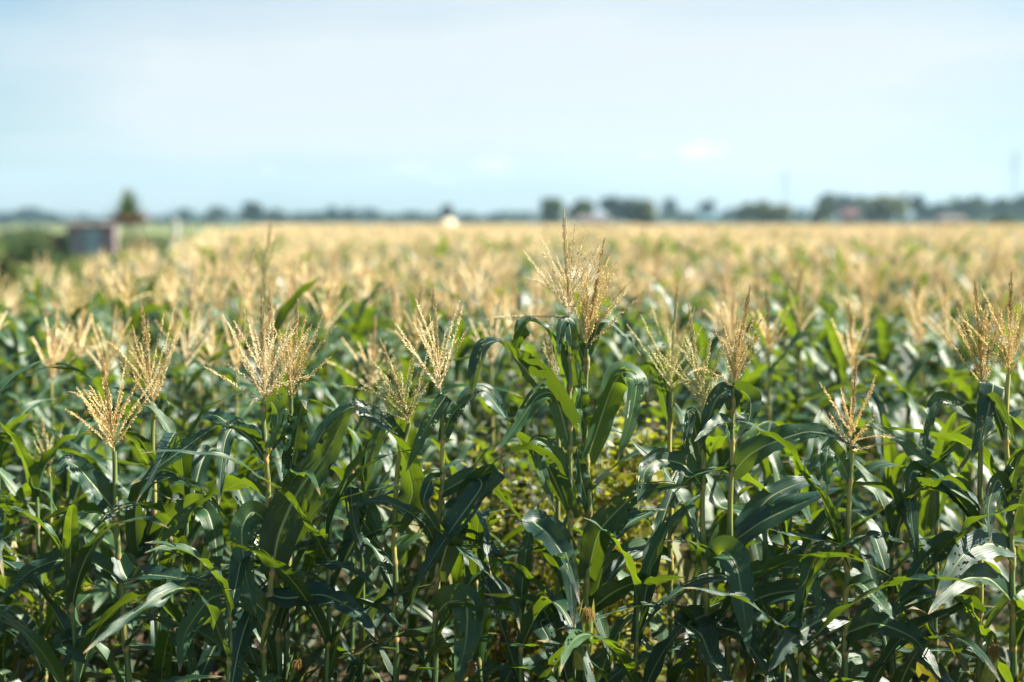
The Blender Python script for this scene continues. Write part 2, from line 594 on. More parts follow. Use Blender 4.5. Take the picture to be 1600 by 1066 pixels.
# key: depth, stalk pixels from tassel base downward, spike tip, kind, branches, spread, label
HERO = {
    'A': (4.60, [(178, 705), (181, 820), (200, 1066)], (160, 545), 'golden', 19, 34, 'corn plant with golden leaning tassel, leftmost sharp plant of the front row'),
    'B': (4.95, [(240, 640), (240, 760), (248, 1066)], (222, 462), 'golden', 15, 30, 'corn plant with upright narrow golden tassel just right of the leftmost sharp tassel'),
    'C': (4.58, [(412, 632), (418, 760), (425, 900), (410, 1066)], (410, 452), 'cream', 24, 36, 'corn plant bearing the dense cream tassel above twin yellow stalks'),
    'C2': (4.72, [(426, 640), (420, 760), (432, 900), (436, 1066)], (424, 450), 'cream', 9, 20, 'corn plant with slim tassel sharing the dense cream cluster, yellower of the twin stalks'),
    'C3': (4.75, [(455, 622), (452, 760), (446, 1066)], (466, 468), 'golden', 18, 27, 'corn plant with olive-gold tassel over a pale upright blade, right of the cream cluster'),
    'D': (4.70, [(640, 662), (618, 760), (618, 1066)], (597, 527), 'greenish', 24, 36, 'corn plant with wide pale bushy tassel tilted left, lower neighbour of a narrow tassel'),
    'E': (4.62, [(688, 612), (692, 720), (684, 880), (678, 1066)], (677, 447), 'cream', 14, 29, 'corn plant with stiff cream tassel and one branch sticking out low to the right'),
    'Fz': (4.58, [(890, 500), (890, 640), (892, 820), (893, 1066)], (879, 325), 'cream', 23, 36, 'tallest corn plant, its cream tassel reaching above the horizon'),
    'G': (4.66, [(917, 545), (915, 690), (921, 800), (910, 1066)], (940, 372), 'golden', 22, 26, 'corn plant with dense brush-like golden tassel beside the tallest tassel'),
    'G2': (5.00, [(866, 600), (872, 720), (872, 1066)], (848, 505), 'greenish', 10, 30, 'corn plant with small green tassel half hidden by leaves below the tallest tassel'),
    'H': (5.00, [(1047, 612), (1047, 760), (1047, 1066)], (1057, 447), 'greenish', 14, 36, 'corn plant with loose thin pale-green tassel, left one of a trio of tassels'),
    'I': (4.66, [(1100, 640), (1098, 780), (1106, 1066)], (1074, 476), 'greenish', 20, 34, 'corn plant with open yellow-green tassel, middle one of a trio of tassels'),
    'J': (4.66, [(1146, 606), (1143, 740), (1140, 900), (1136, 1066)], (1168, 447), 'golden', 18, 27, 'corn plant with tawny tassel above a curled flag leaf, right one of a trio'),
    'Kz': (4.55, [(1329, 706), (1327, 800), (1322, 930), (1318, 1066)], (1335, 563), 'golden', 13, 38, 'corn plant standing alone with a low sandy tassel and a side branch below it'),
    'Lz': (4.66, [(1535, 606), (1532, 780), (1528, 1066)], (1526, 438), 'golden', 18, 27, 'corn plant with yellow tassel over a pale striped hanging leaf near the last stalk'),
    'M': (4.60, [(1576, 585), (1572, 700), (1580, 820), (1582, 1066)], (1579, 426), 'golden', 17, 30, 'rightmost sharp corn plant, dark brown spike on its tassel'),
}
U, T_, E_, D_, B_ = (.3, .72, .62), (.25, -.74, .62), (.15, -.25, 1), (.2, -1, .2), (.2, 1, .2)
O = {'U': U, 'T': T_, 'E': E_, 'D': D_, 'B': B_, 'L': (-.7, -.5, .5), 'R': (.7, -.5, .5), 'W': (-.6, .5, .6), 'X': (.6, .5, .6)}
# plant, pixels along the blade from the stalk, width in pixels, facing at start and end, depth change at the tip
KEY = [
    ('A', [(179, 800), (150, 762), (122, 730), (102, 722), (86, 748)], 42, 'TT', -.10),
    ('A', [(178, 812), (150, 800), (105, 802), (50, 820), (-5, 848)], 34, 'UE', -.12),
    ('A', [(182, 905), (140, 878), (90, 876), (45, 895), (-5, 945)], 38, 'TT', -.15),
    ('A', [(186, 960), (150, 990), (95, 1004), (140, 1040)], 34, 'TT', -.2),
    ('A', [(190, 870), (200, 905), (232, 898), (290, 905), (362, 922)], 40, 'TE', -.25),
    ('B', [(240, 728), (222, 690), (207, 676), (190, 676)], 24, 'UU', -.1),
    ('B', [(241, 650), (252, 622), (264, 634), (252, 670)], 15, 'BD', .02),
    ('B', [(240, 800), (218, 862), (212, 800), (224, 760), (255, 745), (295, 755), (338, 772)], 32, 'TT', -.15),
    ('B', [(244, 850), (262, 815), (300, 792), (325, 800), (338, 850), (340, 912)], 40, 'TD', -.25),
    ('C', [(414, 712), (385, 680), (335, 670), (285, 703), (236, 738), (203, 758)], 36, 'UT', -.18),
    ('C', [(413, 720), (395, 690), (365, 668), (352, 690), (346, 735), (342, 790)], 26, 'TD', -.2),
    ('C', [(412, 690), (370, 670), (340, 650), (318, 650), (308, 665)], 34, 'TT', .15),
    ('C', [(411, 640), (424, 628), (434, 648), (428, 680), (412, 705)], 30, 'BU', -.04),
    ('C', [(425, 896), (436, 835), (466, 768), (508, 712), (540, 650), (565, 636)], 60, 'TT', -.10),
    ('C2', [(433, 840), (465, 750), (510, 668), (545, 636), (560, 660)], 36, 'TT', .12),
    ('C2', [(432, 900), (450, 868), (490, 850), (535, 856)], 28, 'TT', -.2),
    ('C3', [(453, 748), (460, 700), (468, 650), (474, 624), (478, 640)], 38, 'DT', -.05),
    ('C3', [(450, 850), (500, 790), (540, 770), (580, 800), (600, 860)], 40, 'TT', -.1),
    ('C', [(418, 930), (450, 935), (505, 930), (560, 958), (590, 1000)], 42, 'TT', -.2),
    ('C', [(416, 960), (380, 930), (330, 935), (290, 990), (280, 1050)], 46, 'TT', -.2),
    ('C', [(421, 820), (395, 800), (378, 830), (385, 900), (400, 960)], 38, 'DD', -.12),
    ('C2', [(430, 700), (440, 668), (452, 655), (450, 690), (440, 740)], 22, 'BU', .05),
    ('C', [(419, 780), (380, 756), (340, 772), (290, 806), (240, 860)], 40, 'UT', .15),
    ('D', [(620, 830), (645, 770), (620, 690), (575, 645), (548, 636), (520, 660), (505, 700)], 48, 'UT', -.1),
    ('D', [(630, 690), (600, 655), (570, 640), (560, 650)], 22, 'TT', -.15),
    ('D', [(619, 880), (590, 850), (560, 800), (548, 760), (556, 830), (585, 900)], 26, 'TD', -.1),
    ('E', [(684, 860), (660, 815), (600, 783), (545, 790)], 24, 'TT', -.15),
    ('E', [(691, 745), (674, 750), (662, 786), (684, 828), (750, 884), (796, 930), (814, 990)], 26, 'UT', -.3),
    ('E', [(684, 905), (715, 800), (752, 745), (780, 738), (740, 790)], 46, 'TU', -.12),
    ('E', [(690, 770), (735, 746), (752, 760), (704, 830), (655, 908), (640, 960)], 38, 'TL', -.25),
    ('E', [(690, 640), (698, 618), (682, 640), (660, 680), (634, 738)], 24, 'TT', -.08),
    ('E', [(690, 690), (705, 650), (742, 614), (760, 612)], 24, 'TT', .05),
    ('E', [(680, 960), (700, 942), (728, 945), (728, 1000), (712, 1075)], 52, 'TD', -.2),
    ('E', [(686, 850), (740, 856), (800, 862), (850, 850)], 24, 'EE', -.1),
    ('Fz', [(890, 668), (862, 628), (825, 582), (782, 536), (758, 540), (743, 580), (738, 622)], 66, 'UL', -.16),
    ('Fz', [(890, 606), (868, 545), (850, 512), (825, 503), (809, 532), (800, 566)], 44, 'UT', .1),
    ('Fz', [(890, 560), (893, 528), (887, 500), (877, 512), (872, 560)], 20, 'TT', -.06),
    ('Fz', [(889, 700), (868, 620), (840, 620), (805, 670), (772, 706)], 34, 'TT', -.15),
    ('G2', [(871, 760), (840, 720), (800, 668), (758, 612), (730, 616), (705, 640)], 50, 'UT', -.1),
    ('Fz', [(891, 812), (862, 742), (836, 704), (790, 710), (752, 742)], 44, 'UU', -.2),
    ('Fz', [(892, 800), (880, 740), (858, 700), (840, 690), (842, 720), (868, 800)], 30, 'TD', -.1),
    ('Fz', [(892, 865), (868, 832), (835, 816), (860, 838), (888, 885), (897, 980)], 40, 'TD', -.3),
    ('Fz', [(893, 986), (862, 940), (815, 892), (776, 870)], 36, 'TU', -.15),
    ('Fz', [(893, 920), (868, 960), (845, 972), (858, 1000), (864, 1050)], 36, 'TD', -.2),
    ('G', [(917, 722), (936, 662), (958, 600), (978, 581), (995, 596), (986, 655), (964, 722)], 46, 'TD', -.12),
    ('G', [(917, 690), (909, 640), (906, 590), (905, 562)], 26, 'TT', -.05),
    ('G', [(918, 562), (935, 508), (948, 503), (975, 522), (1002, 556)], 15, 'TT', .05),
    ('G', [(917, 575), (906, 545), (900, 525), (893, 530)], 22, 'UU', .08),
    ('G', [(921, 800), (908, 745), (903, 705), (906, 690)], 26, 'TT', -.08),
    ('G', [(912, 905), (936, 832), (985, 780), (1030, 762), (1075, 760)], 44, 'TT', -.2),
    ('G', [(913, 870), (945, 830), (985, 800), (1040, 796)], 40, 'TE', .1),
    ('G', [(911, 960), (960, 925), (1004, 908), (1072, 902)], 40, 'UU', -.1),
    ('H', [(1047, 870), (1010, 856), (975, 868), (943, 892), (930, 940), (948, 1000), (958, 1050)], 34, 'TD', -.3),
    ('I', [(1098, 762), (1070, 728), (1030, 719), (1008, 738), (997, 796)], 38, 'TT', -.18),
    ('I', [(1099, 730), (1084, 660), (1080, 646), (1074, 680), (1072, 725)], 22, 'TD', -.1),
    ('H', [(1047, 740), (1055, 730), (1098, 748), (1124, 790), (1160, 800), (1188, 830), (1204, 870), (1222, 930)], 34, 'ET', -.3),
    ('H', [(1047, 660), (1030, 600), (1015, 572), (1000, 590), (985, 630)], 26, 'UU', .1),
    ('J', [(1143, 742), (1168, 714), (1202, 694), (1259, 675), (1310, 682), (1350, 704)], 44, 'TT', -.12),
    ('J', [(1146, 625), (1158, 611), (1172, 624), (1170, 656), (1150, 688)], 34, 'BB', -.06),
    ('J', [(1146, 640), (1140, 610), (1120, 624), (1104, 664), (1094, 702)], 30, 'TT', -.05),
    ('J', [(1144, 690), (1130, 655), (1108, 668), (1085, 690)], 20, 'TT', -.15),
    ('J', [(1141, 860), (1200, 780), (1265, 750), (1285, 760)], 40, 'TT', .15),
    ('J', [(1141, 850), (1200, 810), (1290, 772), (1358, 758), (1398, 770), (1422, 836)], 42, 'TU', -.05),
    ('J', [(1140, 890), (1122, 870), (1132, 862), (1150, 880), (1160, 940), (1170, 1022)], 48, 'TD', -.25),
    ('I', [(1102, 960), (1075, 975), (1095, 992), (1112, 1030), (1150, 1080)], 52, 'TT', -.3),
    ('J', [(1138, 960), (1120, 978), (1155, 990), (1188, 1034), (1212, 1080)], 40, 'TT', -.3),
    ('J', [(1139, 925), (1164, 900), (1226, 886), (1268, 902), (1284, 966)], 36, 'TT', -.15),
    ('J', [(1138, 960), (1200, 930), (1260, 925), (1310, 960), (1330, 1010)], 40, 'TT', -.1),
    ('Kz', [(1328, 752), (1312, 718), (1297, 700), (1291, 722), (1293, 778)], 26, 'TD', -.1),
    ('Kz', [(1323, 858), (1290, 846), (1240, 838), (1200, 826)], 26, 'EE', -.15),
    ('Kz', [(1323, 856), (1366, 836), (1414, 848)], 26, 'EE', -.1),
    ('Kz', [(1322, 918), (1345, 912), (1372, 938), (1404, 972)], 34, 'TT', -.2),
    ('Kz', [(1320, 960), (1280, 970), (1235, 1000), (1200, 1050)], 44, 'TT', -.2),
    ('Kz', [(1319, 990), (1370, 975), (1430, 1000), (1470, 1060)], 44, 'TT', -.2),
    ('Lz', [(1532, 792), (1485, 752), (1440, 716), (1372, 668), (1350, 664)], 30, 'TT', -.1),
    ('Lz', [(1531, 830), (1480, 760), (1430, 735), (1420, 760), (1426, 820), (1434, 885)], 36, 'TD', -.1),
    ('Lz', [(1534, 668), (1500, 636), (1466, 622), (1453, 650), (1444, 712)], 22, 'TD', -.1),
    ('Lz', [(1535, 650), (1545, 606), (1552, 600), (1541, 655), (1517, 720)], 40, 'TD', -.12),
    ('Lz', [(1530, 880), (1490, 850), (1450, 870), (1400, 940)], 40, 'TT', -.15),
    ('Lz', [(1529, 960), (1490, 930), (1420, 935), (1385, 975)], 44, 'UT', -.15),
    ('M', [(1574, 690), (1556, 640), (1550, 620), (1566, 640), (1590, 695)], 20, 'UU', -.05),
    ('M', [(1577, 770), (1590, 720), (1615, 690)], 30, 'UU', -.1),
    ('M', [(1579, 800), (1560, 750), (1545, 790), (1548, 850)], 30, 'DD', -.15),
    ('M', [(1580, 830), (1600, 760), (1630, 740)], 44, 'TT', -.1),
    ('M', [(1580, 860), (1545, 850), (1505, 868), (1462, 932)], 48, 'TT', -.25),
    ('M', [(1581, 940), (1545, 905), (1500, 908), (1450, 960)], 44, 'TT', -.3),
    ('M', [(1581, 960), (1610, 950), (1640, 990)], 44, 'TT', -.2),
]


def auto_leaves(parent, org, stalk_at, heights, r, mats, n=34, nc=7, az0=None, Lr=(0.62, 0.85), Wr=(0.06, 0.088), detail=True, holes=0):
    az = az0 if az0 is not None else r.uniform(0, 6.3)
    for h in heights:
        az += math.pi + r.uniform(-.5, .5)
        L = r.uniform(*Lr)
        up = r.rand()
        kink = r.uniform(.35, .7) if r.rand() < .45 else None
        a0, a1 = R(r.uniform(13, 38)), R(r.uniform(72, 155))
        C, Nm = auto_curve(stalk_at(h), az, L, a0, a1, n, r, kink, r.uniform(-.9, .9), r.uniform(-.5, .5))
        leaf_obj(parent, org, C, Nm, r.uniform(*Wr), r.randint(1 << 30), LEAF_DRY if (h < 0.75 and r.rand() < .14) else mats[r.randint(len(mats))], nc=nc,
                 fold=r.uniform(.2, .5), ruffle=r.uniform(.006, .016), notch=0.42 if detail else 0, holes=holes)


hero_roots = {}
hero_tassel_px = {}
sd = 100
for key, (Y, sp, tip, kind, nb, spread, label) in HERO.items():
    sd += 17
    r = np.random.RandomState(sd)
    pts = [at(x, y, Y) for x, y in reversed(sp)]
    low = pts[0]
    foot = V((low.x + r.uniform(-.03, .03), Y, 0.0))
    P = [foot] + pts
    org = tuple(foot)
    root = empty('corn_plant', foot)
    tag(root, label, 'corn plant', GF)
    hero_roots[key] = root
    hero_tassel_px[key] = sp[0]
    mine = [k for k in KEY if k[0] == key]
    nodes = [at(k[1][0][0], k[1][0][1], Y).z for k in mine]
    auto_h = [h for h in (0.35, 0.52, 0.68, 0.84, 0.98, 1.12) if all(abs(h - q) > 0.05 for q in nodes)]
    P3 = catmull(P, 60)
    sat = lambda h, P3=P3: [float(np.interp(h, P3[:, 2], P3[:, i])) for i in range(3)]
    stalk_obj(root, org, P, 0.0142, 0.0070, sorted(nodes + auto_h), sd, ns=10)
    tb = at(*sp[0], Y)
    tp = at(*tip, Y + r.uniform(-.05, .05))
    tassel_obj(root, org, tb, tp, kind, nb, spread, sd + 3)
    for kk, (pk, pl, w, o, dz) in enumerate(mine):
        m = len(pl)
        n = 56
        b0 = sat(at(pl[0][0], pl[0][1], Y).z)
        cp = [V(b0)] + [at(x, y, Y + dz * ((i + 1) / (m - 1)) ** 1.3) for i, (x, y) in enumerate(pl[1:])]
        C = catmull(cp, n, 0.38)
        s = np.linspace(0, 1, n)[:, None]
        s = s * s * (3 - 2 * s)
        Nm = np.array(O[o[0]]) * (1 - s) + np.array(O[o[1]]) * s + 0.12 * r.normal(0, 1, 3)
        leaf_obj(root, org, C, Nm, w / F * Y * 1.15, sd * 31 + kk, LEAF_Y if r.rand() < .3 else LEAF, nc=13,
                 fold=r.uniform(.22, .5), ruffle=r.uniform(.003, .009), notch=0.42, holes=r.randint(0, 8), base_w=0.55)
    auto_leaves(root, org, sat, auto_h, r, [LEAF, LEAF, LEAF_Y], n=40, nc=9, az0=r.uniform(-.6, .6), holes=3)

# ears seen at the bottom of the picture
o_ = lambda k: tuple(hero_roots[k].location)
ear_obj(hero_roots['Fz'], o_('Fz'), at(906, 1040, 4.54), at(918, 952, 4.44), 5, 0.027)
ear_obj(hero_roots['J'], o_('J'), at(1146, 1100, 4.62), at(1156, 1040, 4.50), 6, 0.026)
ear_obj(hero_roots['Lz'], o_('Lz'), at(1538, 1080, 4.6), at(1552, 1010, 4.5), 7, 0.024)
ear_obj(hero_roots['C3'], o_('C3'), at(455, 1090, 4.72), at(468, 1035, 4.62), 8, 0.025)
ear_obj(hero_roots['E'], o_('E'), at(690, 1080, 4.6), at(735, 1035, 4.45), 9, 0.024)

# low leafy plants filling the gaps of the front rows
FILL = [  # px, Y, height, label
    (-40, 4.6, 1.45, 'low tassel-less corn plant cut by the edge left of the leftmost sharp tassel'),
    (75, 5.1, 1.25, 'low tassel-less corn plant below the small green tassel'),
    (130, 4.5, 1.10, 'lowest leafy corn plant, tassel-less, in front of the golden leaning tassel'),
    (310, 4.9, 1.40, 'tassel-less corn plant filling the gap left of the dense cream tassel'),
    (350, 4.4, 1.05, 'short tassel-less corn plant in front, under the long mottled leaf'),
    (505, 4.6, 1.25, 'tassel-less corn plant right of the twin yellow stalks'),
    (560, 5.0, 1.35, 'tassel-less corn plant left of the wide bushy tassel'),
    (760, 4.8, 1.05, 'short tassel-less corn plant left of the tallest stalk'),
    (820, 4.5, 1.00, 'shortest tassel-less corn plant at the foot of the tallest stalk'),
    (985, 4.6, 1.00, 'short tassel-less corn plant right of the ear with yellow silk'),
    (1220, 4.8, 1.20, 'tassel-less corn plant right of the trio of tassels'),
    (1260, 4.45, 1.00, 'shortest tassel-less corn plant left of the lone low sandy tassel'),
    (1400, 4.7, 1.20, 'tassel-less corn plant right of the lone low sandy tassel'),
    (1465, 5.1, 1.30, 'tassel-less corn plant behind the long straight leaf'),
    (1630, 4.7, 1.35, 'tassel-less corn plant cut by the edge right of the dark brown spike'),
]
for i, (px, where) in enumerate([(10, 'at the edge, below the leftmost sharp tassel'), (110, 'under the leftmost sharp tassel'), (205, 'between the two leftmost sharp tassels'), (285, 'right of the second sharp tassel'),
                                 (375, 'under the dense cream tassel'), (470, 'right of the olive-gold tassel'), (545, 'left of the wide bushy tassel'), (655, 'between the bushy and the stiff cream tassel'),
                                 (745, 'right of the stiff cream tassel'), (1075, 'between the first two of the trio'), (1180, 'right of the trio of tassels'), (1280, 'left of the lone low sandy tassel'),
                                 (1365, 'right of the lone low sandy tassel'), (1440, 'midway between the low sandy and the yellow tassel'), (1505, 'left of the yellow tassel'), (1590, 'at the edge, behind the dark brown spike')]):
    FILL.append((px + rng.uniform(-12, 12), 5.45 + rng.uniform(-.18, .2), rng.uniform(1.12, 1.38), 'soft-focus low tassel-less corn plant, second rank, ' + where))
for i, (px, Y, H, label) in enumerate(FILL):
    r = np.random.RandomState(500 + i)
    g = at(px, 1066, Y)
    foot = V((g.x, Y, 0))
    root = empty('corn_plant', foot)
    tag(root, label, 'corn plant', 'low corn plants without tassels')
    top = V((foot.x + r.uniform(-.04, .04), Y + r.uniform(-.04, .04), H))
    P = [foot, (foot + top) / 2, top]
    hs = list(np.arange(0.3, H - 0.02, 0.14))
    stalk_obj(root, tuple(foot), P, 0.012, 0.006, hs, 900 + i, yellow_from=9)
    P3 = catmull(P, 30)
    sat = lambda h, P3=P3: [float(np.interp(h, P3[:, 2], P3[:, k])) for k in range(3)]
    auto_leaves(root, tuple(foot), sat, hs, r, [LEAF, LEAF, LEAF_Y], n=40, nc=9, holes=3)
    for j in range(2):  # young whorl leaves
        C, Nm = auto_curve(sat(H - .02), r.uniform(0, 6.3), r.uniform(.35, .5), R(r.uniform(6, 18)), R(r.uniform(60, 120)), 36, r, None, r.uniform(-.6, .6))
        leaf_obj(root, tuple(foot), C, Nm, 0.06, 7000 + i * 3 + j, LEAF_Y, nc=9, fold=.6, ruffle=.006)

# ---------------------------------------------------------------- the rows behind, each plant its own object
kinds = ['sandy', 'sandy', 'golden', 'cream', 'sandy', 'greenish', 'sandy', 'golden', 'cream', 'sandy', 'golden', 'sandy'] + ['no'] * 4
PROTO = []


def make_mid(i, loc, rz, s):
    r = np.random.RandomState(3000 + i)
    H = r.uniform(1.50, 1.70) - (.12 if kinds[i] == 'no' else 0)
    root = empty('corn_plant', loc, rz, s)
    foot = V((0, 0, 0))
    top = V((r.uniform(-.05, .05), r.uniform(-.05, .05), H))
    P = [foot, V((r.uniform(-.02, .02), r.uniform(-.02, .02), H * .5)), top]
    hs = list(np.linspace(0.4, H - 0.12, 9) + r.uniform(-.03, .03, 9))
    stalk_obj(root, (0, 0, 0), P, 0.012, 0.006, hs, 3100 + i, ns=7)
    P3 = catmull(P, 30)
    sat = lambda h: [float(np.interp(h, P3[:, 2], P3[:, k])) for k in range(3)]
    az = r.uniform(0, 6.3)
    for j, h in enumerate(hs):
        az += math.pi + r.uniform(-.6, .6)
        e = j / 8
        L = 0.80 - 0.34 * e + r.uniform(-.08, .08)
        kink = r.uniform(.35, .7) if r.rand() < .4 else None
        C, Nm = auto_curve(sat(h), az, L, R(r.uniform(14, 36) + 16 * e), R(r.uniform(85, 160)), 20, r, kink, r.uniform(-.9, .9), r.uniform(-.4, .4))
        leaf_obj(root, (0, 0, 0), C, Nm, r.uniform(.078, .100) * (1 - .2 * e), 3200 + i * 20 + j, LEAF if r.rand() < .35 else LEAF_Y, nc=5, fold=r.uniform(.2, .45), ruffle=.011)
    tip = top + V((r.uniform(-.06, .06), r.uniform(-.06, .06), r.uniform(.29, .36)))
    if kinds[i] == 'no':
        for j in range(3):
            C, Nm = auto_curve(sat(H - .03 - .05 * j), r.uniform(0, 6.3), r.uniform(.32, .46), R(r.uniform(8, 24)), R(r.uniform(70, 130)), 20, r, None, r.uniform(-.6, .6))
            leaf_obj(root, (0, 0, 0), C, Nm, .075, 3900 + i * 3 + j, LEAF_Y, nc=5, fold=.5, ruffle=.008)
        return root
    tassel_obj(root, (0, 0, 0), top, tip, kinds[i], r.randint(11, 18), r.uniform(24, 38), 3300 + i, detail=False)
    return root


def copy_tree(o, parent=None):
    c = o.copy()
    COL.objects.link(c)
    c.parent = parent
    for ch in o.children:
        copy_tree(ch, c)
    return c


LAND = [('A', 'the golden leaning tassel'), ('C', 'the dense cream tassel'), ('E', 'the stiff cream tassel'), ('Fz', 'the tallest tassel'),
        ('I', 'the trio of tassels'), ('Kz', 'the low sandy tassel'), ('M', 'the dark brown spike')]
ORD = 'first second third fourth fifth sixth seventh eighth ninth tenth eleventh twelfth'.split()
NUM = ORD + ['%steenth' % x for x in ('thir', 'four', 'fif', 'six', 'seven', 'eigh', 'nine')] + ['twentieth'] + ['twenty-' + x for x in ORD[:9]] + ['thirtieth'] + ['thirty-' + x for x in ORD[:9]] + ['fortieth'] + ['forty-' + x for x in ORD[:9]]


def field_left(Y):
    return -4.05 if Y < 10.5 else -(4.05 + 0.16 * (Y - 10.5))


rows = []
Y = 6.55
while sum(len(x) for x in rows) < 246:
    row = []
    half = 0.372 * Y + 0.18
    x = -half + rng.uniform(0, .25)
    while x < half:
        xx, yy = x + rng.uniform(-.06, .06), Y + rng.uniform(-.10, .10)
        gap = (Y < 6.9 and 0.22 < xx / yy * 5 < 0.62) or (Y < 6.0 and abs(xx / yy * 5 + 0.05) < 0.16)
        if xx > field_left(yy) and rng.random() > 0.05 and not gap:
            row.append((xx, yy))
        x += 0.285
    rows.append(row)
    Y += 0.74
LAST_Y = Y - 0.74
used = set()
cnt = 0
for ri, row in enumerate(rows):
    row.sort(key=lambda p: p[0] / p[1])
    for ci, (x, y) in enumerate(row):
        i = cnt % len(kinds) if cnt < len(kinds) else (rng.randrange(12) if rng.random() > (.5, .42, .32, .2, .1, .05, 0, 0, 0, 0, 0, 0, 0)[ri] else 12 + rng.randrange(4))
        rz, s = rng.uniform(0, 6.28), rng.uniform(0.93, 1.09)
        if ri < 2:
            s = min(s, 1.0)
        if x / y < -.26 and y > 8.5:
            s *= .94
        if cnt < len(kinds):
            root = make_mid(i, (x, y, 0), rz, s)
            PROTO.append(root)
        else:
            root = copy_tree(PROTO[i])
            root.location, root.rotation_euler, root.scale = (x, y, 0), (rng.uniform(-.05, .05), rng.uniform(-.05, .05), rz), (s, s, s)
        cnt += 1
        size = 'tall' if s > 1.05 else 'short' if s < 0.965 else 'medium'
        head = '%s corn plant with %s tassel' % (size, kinds[i])
        if kinds[i] == 'no':
            head = '%s tassel-less corn plant' % size
        pp = pix((x, y, 1.75 * s))
        k, nm = min(LAND, key=lambda q: abs(hero_tassel_px[q[0]][0] - pp[0]))
        dx = pp[0] - hero_tassel_px[k][0]
        side = 'behind' if abs(dx) < 25 else ('just left of' if -75 < dx < 0 else 'well left of' if dx < 0 else 'just right of' if dx < 75 else 'well right of')
        lab = '%s, %s blurred row, %s %s' % (head, ORD[ri], side, nm)
        if lab in used or len(lab.split()) > 16:
            lab = '%s, %s from the left in the %s blurred row' % (head, NUM[ci], ORD[ri])
        used.add(lab)
        tag(root, lab, 'corn plant', 'blurred corn plants in the rows behind')

# two odd blurred tassels seen over the crowd
for (px, py, tx, ty, Y, kind, nb, lab) in [
    (412, 440, 422, 345, 6.9, 'greenish', 14, 'blurred corn plant whose thin pale tassel rises high above the dense cream tassel'),
    (78, 745, 62, 650, 5.4, 'greenish', 9, 'corn plant with a small slim green tassel left of the leaning golden one'),
]:
    r = np.random.RandomState(int(px))
    tb, tp = at(px, py, Y), at(tx, ty, Y)
    foot = V((tb.x + .02, Y, 0))
    root = empty('corn_plant', foot)
    tag(root, lab, 'corn plant')
    P = [foot, V((tb.x, Y, tb.z * .5)), tb]
    hs = list(np.linspace(.4, tb.z - .4, 8))
    stalk_obj(root, tuple(foot), P, .012, .006, hs, 77)
    P3 = catmull(P, 30)
    sat = lambda h, P3=P3: [float(np.interp(h, P3[:, 2], P3[:, k])) for k in range(3)]
    auto_leaves(root, tuple(foot), sat, hs, r, [LEAF_Y, LEAF], n=26, nc=7, Lr=(.5, .7))
    tassel_obj(root, tuple(foot), tb, tp, kind, nb, 24, 78)

# ---------------------------------------------------------------- the rest of the field as one mass
def lowpoly(seed, nl, ns, ntas, nst, H=1.56):
    """one cheap plant: verts, quads, material index (0 leaf, 1 tassel, 2 stalk)"""
    r = np.random.RandomState(seed)
    VV, FF, MM = [], [], []
    k = 0
    az = r.uniform(0, 6.3)
    for j in range(nl):
        az += math.pi + r.uniform(-.6, .6)
        h = H - 0.05 - 0.95 * (1 - (j + .5) / nl)
        C, Nm = auto_curve((0, 0, h), az, r.uniform(.5, .72), R(r.uniform(12, 34)), R(r.uniform(75, 150)), ns + 1, r, None, r.uniform(-.9, .9))
        T = np.gradient(C, axis=0)
        W = np.cross(T, Nm)
        W /= np.linalg.norm(W, axis=1)[:, None] + 1e-9
        s = np.linspace(0, 1, ns + 1)
        w = (.045 * (0.6 + 0.4 * np.minimum(1, s * 4)) * (1 - s ** 2.2) + .001)[:, None]
        v = np.empty((ns + 1, 2, 3))
        v[:, 0], v[:, 1] = C - W * w, C + W * w
        idx = np.arange((ns + 1) * 2).reshape(-1, 2) + k
        VV.append(v.reshape(-1, 3))
        FF.append(np.stack([idx[:-1, 0], idx[:-1, 1], idx[1:, 1], idx[1:, 0]], -1))
        MM += [0] * ns
        k += (ns + 1) * 2
    phi = 0
    for j in range(ntas + 1):
        phi += 2.4
        if j == 0:
            ang, L, z0 = R(2), r.uniform(.29, .36), H
        else:
            ang, L, z0 = R(r.uniform(14, 40)), r.uniform(.16, .24), H + r.uniform(0, .09)
        d0 = np.array([math.cos(phi) * math.sin(ang), math.sin(phi) * math.sin(ang), math.cos(ang)])
        P = np.array([0, 0, z0]) + d0 * np.linspace(0, L, nst + 1)[:, None]
        v, q = tube(P, np.linspace(.0048, .0030, nst + 1) * (1.3 if nst == 1 else 1), 3, k)
        VV.append(v)
        FF.append(q)
        MM += [1] * len(q)
        k += len(v)
    v, q = tube(np.array([[0, 0, .3], [0, 0, H + .05]]), [.011, .006], 3, k)
    VV.append(v)
    FF.append(q)
    MM += [2] * len(q)
    return np.vstack(VV), np.vstack(FF), np.array(MM)


def scatter(protos, pts, hs, lean=.05):
    VV, FF, MM = [], [], []
    k = 0
    which = npr.randint(0, len(protos), len(pts))
    for pi, (v, f, m) in enumerate(protos):
        P = pts[which == pi]
        S = hs[which == pi]
        if not len(P):
            continue
        th = npr.uniform(0, 6.283, len(P))
        c, s = np.cos(th), np.sin(th)
        lx, ly = npr.normal(0, lean, len(P)), npr.normal(0, lean, len(P))
        X = v[None, :, 0] * c[:, None] - v[None, :, 1] * s[:, None] + lx[:, None] * v[None, :, 2]
        Yv = v[None, :, 0] * s[:, None] + v[None, :, 1] * c[:, None] + ly[:, None] * v[None, :, 2]
        Z = np.broadcast_to(v[None, :, 2], X.shape)
        A = np.stack([X, Yv, Z], -1) * S[:, None, None]
        A[:, :, 0] += P[:, 0:1]
        A[:, :, 1] += P[:, 1:2]
        VV.append(A.reshape(-1, 3))
        FF.append((f[None] + (np.arange(len(P)) * len(v))[:, None, None]).reshape(-1, 4) + k)
        MM.append(np.tile(m, len(P)))
        k += len(P) * len(v)
    return np.vstack(VV), np.vstack(FF), np.concatenate(MM)


